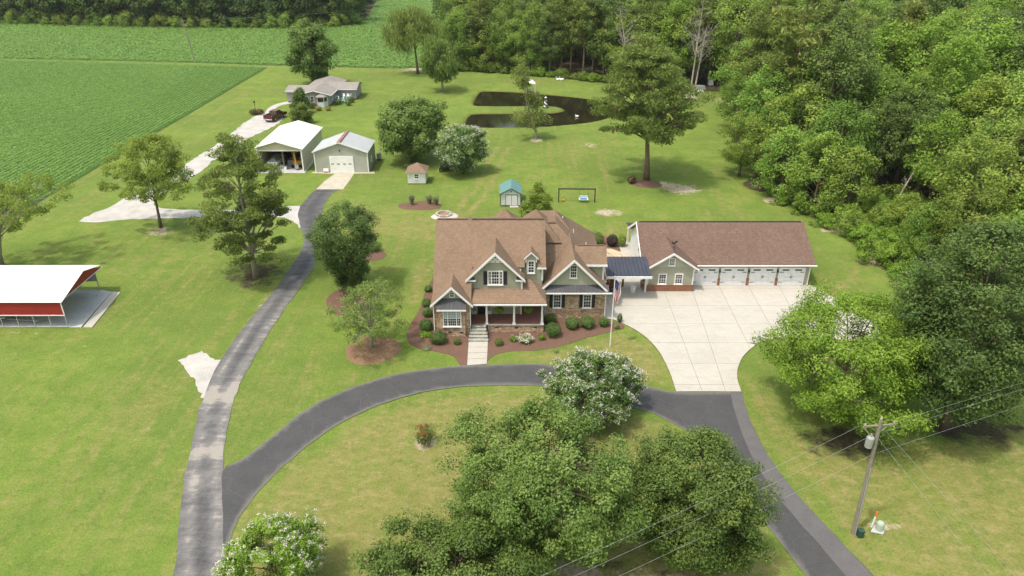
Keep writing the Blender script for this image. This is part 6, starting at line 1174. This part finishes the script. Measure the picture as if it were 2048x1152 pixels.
# surveyed trees of the front rows
for px, py, w, s in ((1478, 352, 0, .72), (1510, 330, 0, 1.0), (1560, 392, 3, .95), (1625, 420, 3, .98), (1690, 428, 3, .85), (1590, 250, 2, .9), (1840, 540, 3, .7), (1905, 560, 1, .82), (1990, 640, 1, .8), (1850, 430, 2, .9), (1950, 450, 0, .95), (2040, 560, 0, .9), (1470, 262, 1, .85), (1900, 640, 3, .72), (1800, 480, 3, .55), (1745, 385, 5, .8), (1790, 370, 5, .9), (1715, 350, 0, 1.1), (1830, 400, 5, .85), (1640, 330, 0, 1.25), (1500, 240, 1, 1.3), (1570, 300, 0, 1.2)):
    x, y = g(px, py); wood_tree(x, y, 'right', False, s, None, w)
for p_ in ((1538, 268), (1868, 268)): placed.append(g(*p_))
for px, py, s in ((1700, 240, 1.0), (1500, 262, .95)): x, y = g(px, py); wood_tree(x, y, 'right', True, s)
for k in range(26):
    px = 915 + k * 20.5 + rnd.uniform(-6, 6)
    if 1215 < px < 1235: continue
    py = np.interp(px, [905, 1000, 1100, 1200, 1300, 1440], [138, 143, 150, 161, 167, 178]) - rnd.uniform(0, 4); x, y = g(px, py)
    if 1395 < px < 1440: y += 6
    pine = rnd.random() < (.55 if 1080 < px < 1330 else .12)
    wood_tree(x, y, 'pond', pine, rnd.uniform(.95, 1.15) if pine else rnd.uniform(1.0, 1.3))
fill = []
for tries in range(9000):
    d = rnd.random() ** .7 * 290 + 62; x = rnd.uniform(-.2, .82) * d; y = d
    if not far_enough(x, y, 5.2 if d < 190 else 6.6): continue
    if not inside(np.array([[x, y]]), WOOD)[0]: continue
    if sdist(np.array([[x, y]]), WOOD)[0] > -2.0: continue
    if not visible(x, y, 16): continue
    placed.append((x, y)); fill.append((x, y))
fill.sort(key=lambda p_: p_[1])
cut_n = 215; far_pts = []
for i, (x, y) in enumerate(fill):
    if i < cut_n:
        placed.pop() if False else None
        wood_tree(x, y, 'right' if (x > 40 and y < 190) else 'pond', rnd.random() < .16, rnd.uniform(1.0, 1.42) if y > 95 else rnd.uniform(.85, 1.15))
    else: far_pts.append((x, y))
row = []
for k in range(26):
    px = -40 + k * 30.5; py = np.interp(px, [-60, 0, 150, 390, 560, 690, 728], [45, 46, 50, 55, 55, 52, 42]) - rnd.uniform(.3, 1.8); x, y = g(px, py); wood_tree(x, y, 'far', False, rnd.uniform(.8, 1.15), FARP); row.append((x, y))
for tries in range(1500):
    x = rnd.uniform(-330, -62); y = rnd.uniform(300, 400)
    if far_enough(x, y, 6.5) and inside(np.array([[x, y]]), FARWOOD)[0] and sdist(np.array([[x, y]]), FARWOOD)[0] < -5 and visible(x, y, 12, 40, 60): placed.append((x, y)); far_pts.append((x, y))
# understorey bushes along the wood's edge
def bush_at(x, y, s, w): rg = 'far' if y > 230 else ('pond' if y > 150 else 'right'); plant_tree(BUSHY[w], (x, y, 0), ('leafy bush', 'light green bush')[w] + ' at the foot of the ' + {'pond': 'pond wood', 'right': 'right wood', 'far': 'far wood'}[rg] + ', ' + where(x, y, rg), 'bush', 'thicket_bush', rnd.uniform(0, 6.28), (s, s, s * rnd.uniform(.8, 1.1)), 'thicket bushes along the wood')
for px, py, s in ((1650, 452, .8), (1700, 470, 1.0), (1730, 490, 1.1), (1765, 500, 1.2), (1745, 520, 1.0), (1790, 535, 1.1), (1815, 560, 1.0), (1690, 446, .8), (1835, 590, 1.0), (1870, 650, 1.1), (1925, 700, 1.1), (1780, 470, 1.2), (1820, 500, 1.2), (1560, 408, .6), (1855, 700, .8), (2000, 745, 1.0), (1760, 455, .9), (1720, 452, .8), (1745, 440, 1.0), (1775, 440, 1.1), (1800, 450, 1.2), (1790, 425, 1.2), (1830, 470, 1.3), (1735, 425, 1.0), (1815, 425, 1.2), (1600, 425, .7), (1860, 480, 1.2)):
    x, y = g(px, py); bush_at(x, y, s, rnd.randrange(2))
for k in range(30):
    px = 912 + k * 17 + rnd.uniform(-5, 5); py = np.interp(px, [905, 1000, 1100, 1200, 1300, 1440], [139.5, 145, 153, 164, 170, 181]); x, y = g(px, py + rnd.uniform(-1, .6))
    if not 1385 < px < 1430: bush_at(x, y, rnd.uniform(.5, .95), rnd.randrange(2))
for k in range(24):
    px = -30 + k * 32; py = np.interp(px, [-60, 0, 150, 390, 560, 690, 728], [46.5, 47.5, 51.5, 56.5, 56.5, 53.5, 43]); x, y = g(px, py); bush_at(x, y, rnd.uniform(1.0, 1.9), 0)
# the rest of the woods: one mass, grown by geometry nodes from the same trees
pc = bpy.data.collections.new('woodland_sources')
for i, m in enumerate(FARP + [MID[0]]):
    o = bpy.data.objects.new('woodland_source', m[1]); pc.objects.link(o)
me = mesh_np('deep_wood_points', np.array([(x, y, 0) for x, y in far_pts]), [])
o = stuff(link('deep_wood', me), 'unbroken mass of tree crowns deeper in the woods', 'wood')
ng = bpy.data.node_groups.new('deep_wood', 'GeometryNodeTree'); ng.interface.new_socket('Geometry', in_out='INPUT', socket_type='NodeSocketGeometry'); ng.interface.new_socket('Geometry', in_out='OUTPUT', socket_type='NodeSocketGeometry')
ni, no = ng.nodes.new('NodeGroupInput'), ng.nodes.new('NodeGroupOutput'); ci = ng.nodes.new('GeometryNodeCollectionInfo'); ci.inputs['Collection'].default_value = pc; ci.inputs['Separate Children'].default_value = True
iop = ng.nodes.new('GeometryNodeInstanceOnPoints'); iop.inputs['Pick Instance'].default_value = True
rv = ng.nodes.new('FunctionNodeRandomValue'); rv.data_type = 'FLOAT'; rv.inputs[2].default_value = .8; rv.inputs[3].default_value = 1.2
rr2 = ng.nodes.new('FunctionNodeRandomValue'); rr2.data_type = 'FLOAT_VECTOR'; rr2.inputs[0].default_value = (0, 0, 0); rr2.inputs[1].default_value = (0, 0, 6.28)
L2 = ng.links.new; L2(ni.outputs[0], iop.inputs['Points']); L2(ci.outputs[0], iop.inputs['Instance']); L2(rv.outputs[1], iop.inputs['Scale']); L2(rr2.outputs[0], iop.inputs['Rotation']); L2(iop.outputs[0], no.inputs[0])
o.modifiers.new('grow', 'NODES').node_group = ng
print('fill', len(fill), 'deep', len(far_pts))

# --- bean fields: sown rows of low leafy plants
def bean_rows(seed, pts_fn, n, size, name, label, zt=.62, m='leaf_soy'):
    rng = np.random.default_rng(seed); Pp, tint = pts_fn(rng, n); nn = rng.normal(size=Pp.shape) * .2 + np.array([0, 0, 1.0])
    return stuff(link(name, leaf_mesh(name, Pp, nn, size * rng.uniform(.7, 1.3, len(Pp)), size * .7, tint, m, rng)), label, 'crop')
def wave(x, y): return .5 + .25 * np.sin(x * .11 + 2 * np.sin(y * .05)) + .25 * np.sin(y * .17 + 1.7 * np.sin(x * .07))
def near_rows(rng, n):
    x = rng.uniform(-165, -68.2, n * 3); y = rng.uniform(84, 226, n * 3); k = inside(np.c_[x, y], BEAN) & (x > -1.02 * (.80 * y) + -6); x, y = x[k][:n], y[k][:n]
    head = x > -84 + 4 * np.sin(y * .05); sp_ = .95
    row = np.where(head, (x + 68.2) / sp_, y / sp_); fr = row - np.floor(row); off = (fr - .5); off = np.sign(off) * np.abs(off * 2) ** 1.5 / 2
    x = np.where(head, (np.floor(row) + .5 + off * .85) * sp_ - 68.2, x); y = np.where(head, y, (np.floor(row) + .5 + off * .85) * sp_)
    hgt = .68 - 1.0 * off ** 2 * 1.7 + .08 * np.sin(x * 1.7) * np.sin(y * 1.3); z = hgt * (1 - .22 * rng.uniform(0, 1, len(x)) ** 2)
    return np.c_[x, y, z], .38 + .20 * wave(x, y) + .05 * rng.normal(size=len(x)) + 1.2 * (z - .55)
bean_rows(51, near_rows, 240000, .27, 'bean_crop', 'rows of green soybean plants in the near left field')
def far_rows(rng, n):
    x = rng.uniform(-260, 5, n * 4); y = rng.uniform(203, 420, n * 4); k = inside(np.c_[x, y], BEAN2) & (np.abs(x) < .78 * y + 6); x, y = x[k][:n], y[k][:n]
    row = y / 1.3; fr = row - np.floor(row) - .5; y = (np.floor(row) + .5 + fr * .75) * 1.3; z = .55 * (1 - .2 * rng.uniform(0, 1, len(x)) ** 2)
    return np.c_[x, y, z], .40 + .22 * wave(x * .6, y * .6) + .04 * rng.normal(size=len(x))
bean_rows(52, far_rows, 95000, .62, 'bean_crop', 'pale green soybean field in front of the far wood', m='leaf_soy_far')
struct(sheet('bean_soil', BEAN, .03, 'bean_floor', thick=.06), 'leaf covered ground of the near bean field'); struct(sheet('bean_soil', BEAN2, .03, 'bean_floor', thick=.06), 'leaf covered ground of the far bean field')

# --- shrubs and flowers round the houses
def shrub_mesh(seed, r, h, n, ls, leaf, name='shrub', rag=.12, cone=0.0):
    rng = np.random.default_rng(seed); D = rng.normal(size=(n, 3)); D /= np.linalg.norm(D, axis=1, keepdims=True)
    ph = rng.uniform(0, 6, 3); lump = 1 + rag * (np.sin(4 * D[:, 0] + ph[0]) * np.sin(4 * D[:, 2] + ph[1]) + .6 * np.sin(7 * D[:, 1] + ph[2]))
    rad = lump * (1 - .35 * rng.uniform(0, 1, n) ** 2.2); C = D * rad[:, None] * np.array([r, r, h / 2]); C[:, 2] += h / 2; C[:, :2] *= (1 - cone * np.clip(C[:, 2:] / h, 0, 1)); k = C[:, 2] > .02
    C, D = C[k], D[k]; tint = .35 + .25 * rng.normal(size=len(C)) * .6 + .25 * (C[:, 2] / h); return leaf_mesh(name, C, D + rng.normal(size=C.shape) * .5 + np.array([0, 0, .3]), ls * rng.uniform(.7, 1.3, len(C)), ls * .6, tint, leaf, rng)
def shrub(px, py, r, h, label, leaf='leaf_bush', n=1400, ls=.10, name='shrub', cat='shrub', group='shrubs round the house', bl=None, rag=.12, xy=None, cone=0.0, seed=None):
    x, y = xy or g(px, py); o = thing(name, label, cat, (x, y, 0.02), group=group); sd = seed or int(px * 7 + py); link('foliage', shrub_mesh(sd, r, h, n, ls, leaf, name, rag, cone), o)
    b = MB(); b.tube([(0, 0, -.05), (0, 0, h * .6)], [.05, .02], 5); me = bpy.data.meshes.new('stem'); me.from_pydata(b.v, [], b.f); me.materials.append(MATS['bark']); link('stem', me, o)
    if bl:
        rng = np.random.default_rng(sd); D = rng.normal(size=(bl[0], 3)); D /= np.linalg.norm(D, axis=1, keepdims=True); D[:, 2] = np.abs(D[:, 2]); C = D * np.array([r, r, h / 2]) * 1.04 + np.array([0, 0, h / 2]); C = (C[:, None] + rng.normal(size=(bl[0], bl[1], 3)) * bl[2]).reshape(-1, 3); link('blossom', leaf_mesh('blossom', C, rng.normal(size=C.shape) + np.array([0, 0, .8]), bl[2] * 1.1, bl[2] * .9, rng.uniform(0, 1, len(C)), bl[3], rng), o)
    return o
shrub(877, 686, .78, 1.25, 'largest round shrub at the left front corner of the house', n=2600, ls=.11); shrub(853, 659, .68, 1.1, 'round shrub left of the house, second from the front', n=2200, ls=.11); shrub(855, 633, .50, .95, 'round shrub left of the house, third from the front', n=1500); shrub(854, 614, .50, .95, 'round shrub left of the house, fourth from the front', n=1500); shrub(857, 583, .45, .7, 'farthest small shrub along the left house wall', n=1200)
shrub(914, 688, .38, .6, 'small dark shrub left of the front steps', 'leaf_dark', n=900, ls=.08); shrub(998, 690, .42, .65, 'small dark shrub right of the front walk', 'leaf_dark', n=1000, ls=.08); shrub(1027, 682, .36, .55, 'small light shrub between walk and white hydrangea', 'leaf_bright', n=800, ls=.09, bl=(6, 10, .06, 'blossom_white'))
shrub(1051, 684, .66, .70, 'white flowering hydrangea in the mulch bed', 'leaf_bright', n=1500, ls=.10, name='hydrangea', bl=(40, 16, .085, 'blossom_white')); shrub(1083, 679, .34, .5, 'small light shrub right of the white hydrangea', 'leaf_bright', n=800, ls=.09); shrub(1106, 671, .78, 1.3, 'tall round shrub in front of the porch end', n=2600, ls=.11); shrub(1101, 648, .60, 1.1, 'dark shrub in the shade of the porch corner', 'leaf_dark', n=1800)
shrub(1144, 656, .70, 1.2, 'round shrub under the left stone wall window', n=2300, ls=.11); shrub(1174, 655, .72, 1.25, 'round shrub between the two stone wall windows', n=2400, ls=.11); shrub(1207, 652, .52, .95, 'round shrub at the right corner of the stone wall', n=1700); shrub(1239, 644, .26, .95, 'slim upright shrub at the end of the mulch bed', 'leaf_dark', n=900, ls=.09)
shrub(1233, 657, .25, .5, 'tiny light shrub near the flagpole', 'leaf_bright', n=500, ls=.09); shrub(850, 672, .5, .35, 'low spreading hosta at the bed corner', 'leaf_bright', n=300, ls=.30, name='hosta', rag=.3); shrub(1112, 705, .22, .35, 'tiny grey green plant on the lawn before the crape myrtle', 'pampas', n=200, ls=.09); shrub(853, 698, .45, .25, 'low grey plant at the front of the mulch bed', 'pampas', n=400, ls=.1)
shrub(850, 884, .72, 1.5, 'red flowering shrub inside the loop lawn', 'leaf_dark', n=1700, ls=.12, bl=(34, 9, .07, 'blossom_red'), rag=.35, group=None); shrub(749, 502, .9, 1.25, 'low green shrub in a ring behind the maple', 'leaf_bush', n=1500, ls=.13, group=None)
shrub(1192, 490, 1.0, 1.7, 'clipped tall shrub behind the house corner', 'leaf_dark', n=2200, ls=.12); shrub(1224, 492, .72, 1.5, 'dark purple round shrub behind the breezeway', 'leaf_purple', n=1800, ls=.12); shrub(1243, 493, .55, 1.6, 'small green standard shrub behind the breezeway', 'leaf_yellow', n=1300, ls=.12)
for i, px in enumerate((638, 657)): shrub(px, 221, .62, .85, ['golden shrub left of the bungalow bay', 'golden shrub right of the bungalow bay'][i], 'leaf_golden', n=500, ls=.18, group='golden shrubs at the bungalow')
for px, py, lb in ((677, 209, 'dark shrub left of the bungalow deck stair'), (697, 211, 'dark shrub right of the bungalow deck stair'), (625, 217, 'brownish shrub left of the bungalow bay window'), (703, 205, 'small shrub at the bungalow deck corner')): shrub(px, py, .75, 1.3, lb, 'leaf_dark' if px > 630 else 'brush_brown', n=600, ls=.18, group='shrubs at the bungalow')
for px, lb in ((508, 'brown bush left of the yard lamp'), (519, 'brown bush right of the yard lamp')): shrub(px, 229, .9, 1.1, lb, 'brush_brown', n=700, ls=.2, group='brown bushes at the gravel')
x, y = g(512, 228); yl = thing('yard_lamp', 'dark lamp post among brown bushes by the gravel', 'lamp post', (x, y, 0)); part('post', 'iron', lambda b: b.tube([(x, y, 0), (x, y, 2.3)], .05, 6), yl); part('lamp_head', 'iron', lambda b: b.lathe([(.1, 2.3), (.18, 2.5), (.16, 2.7), (.03, 2.8)], 8, (x, y, 0)), yl)
def grass_clump(px, py, r, h, label):
    x, y = g(px, py); o = thing('tall_grass_clump', label, 'grass clump', (x, y, .1), group='tall grass clumps'); rng = np.random.default_rng(int(px)); n = 420; a = rng.uniform(0, 6.28, n); q = rng.uniform(0, 1, n) ** .5 * r; zz = rng.uniform(.15, .85, n) * h; q = q * (.35 + .9 * zz / h); C = np.c_[q * np.cos(a), q * np.sin(a), zz]; link('blades', leaf_mesh('blades', C, np.c_[np.cos(a + 1), np.sin(a + 1), np.zeros(n)], h * .45, .06, rng.uniform(.2, 1, n), 'pampas', rng, np.c_[np.cos(a) * .35, np.sin(a) * .35, np.ones(n)]), o)
for px, py, r, h, lb in ((824, 411, .45, 1.5, 'tall grass clump at the left of the round bed'), (859, 409, .5, 1.3, 'middle tall grass clump in the round bed'), (872, 411, .5, 1.3, 'right tall grass clump in the round bed')): grass_clump(px, py, r, h, lb)
x, y = g(1263, 366); o = thing('brush_pile', 'dark tangle of roots beside the tall pine', 'brush pile', (x, y, 0)); link('twigs', shrub_mesh(5, .55, 1.0, 420, .35, 'brush_brown', 'brush', .3), o)
for i, t_ in enumerate(baskets):
    link('fern', shrub_mesh(60 + i, .42, .6, 700, .13, 'leaf_bright', 'fern', .2), t_).location = (0, 0, .05)

# --- the humid summer air
b = MB(); b.box(-700, 700, -60, 900, -2, 60); hz = b.build('haze', 'bark'); hm = bpy.data.materials.new('haze'); hm.use_nodes = True; hn = hm.node_tree.nodes; hn.remove(hn['Principled BSDF'])
pv = hn.new('ShaderNodeVolumePrincipled'); pv.inputs['Color'].default_value = (.88, .93, 1.0, 1); pv.inputs['Density'].default_value = 0.00008; pv.inputs['Anisotropy'].default_value = 0.2; hm.node_tree.links.new(pv.outputs[0], hn['Material Output'].inputs['Volume'])
hz.data.materials.clear(); hz.data.materials.append(hm); stuff(hz, 'thin summer haze over the fields and woods', 'haze')
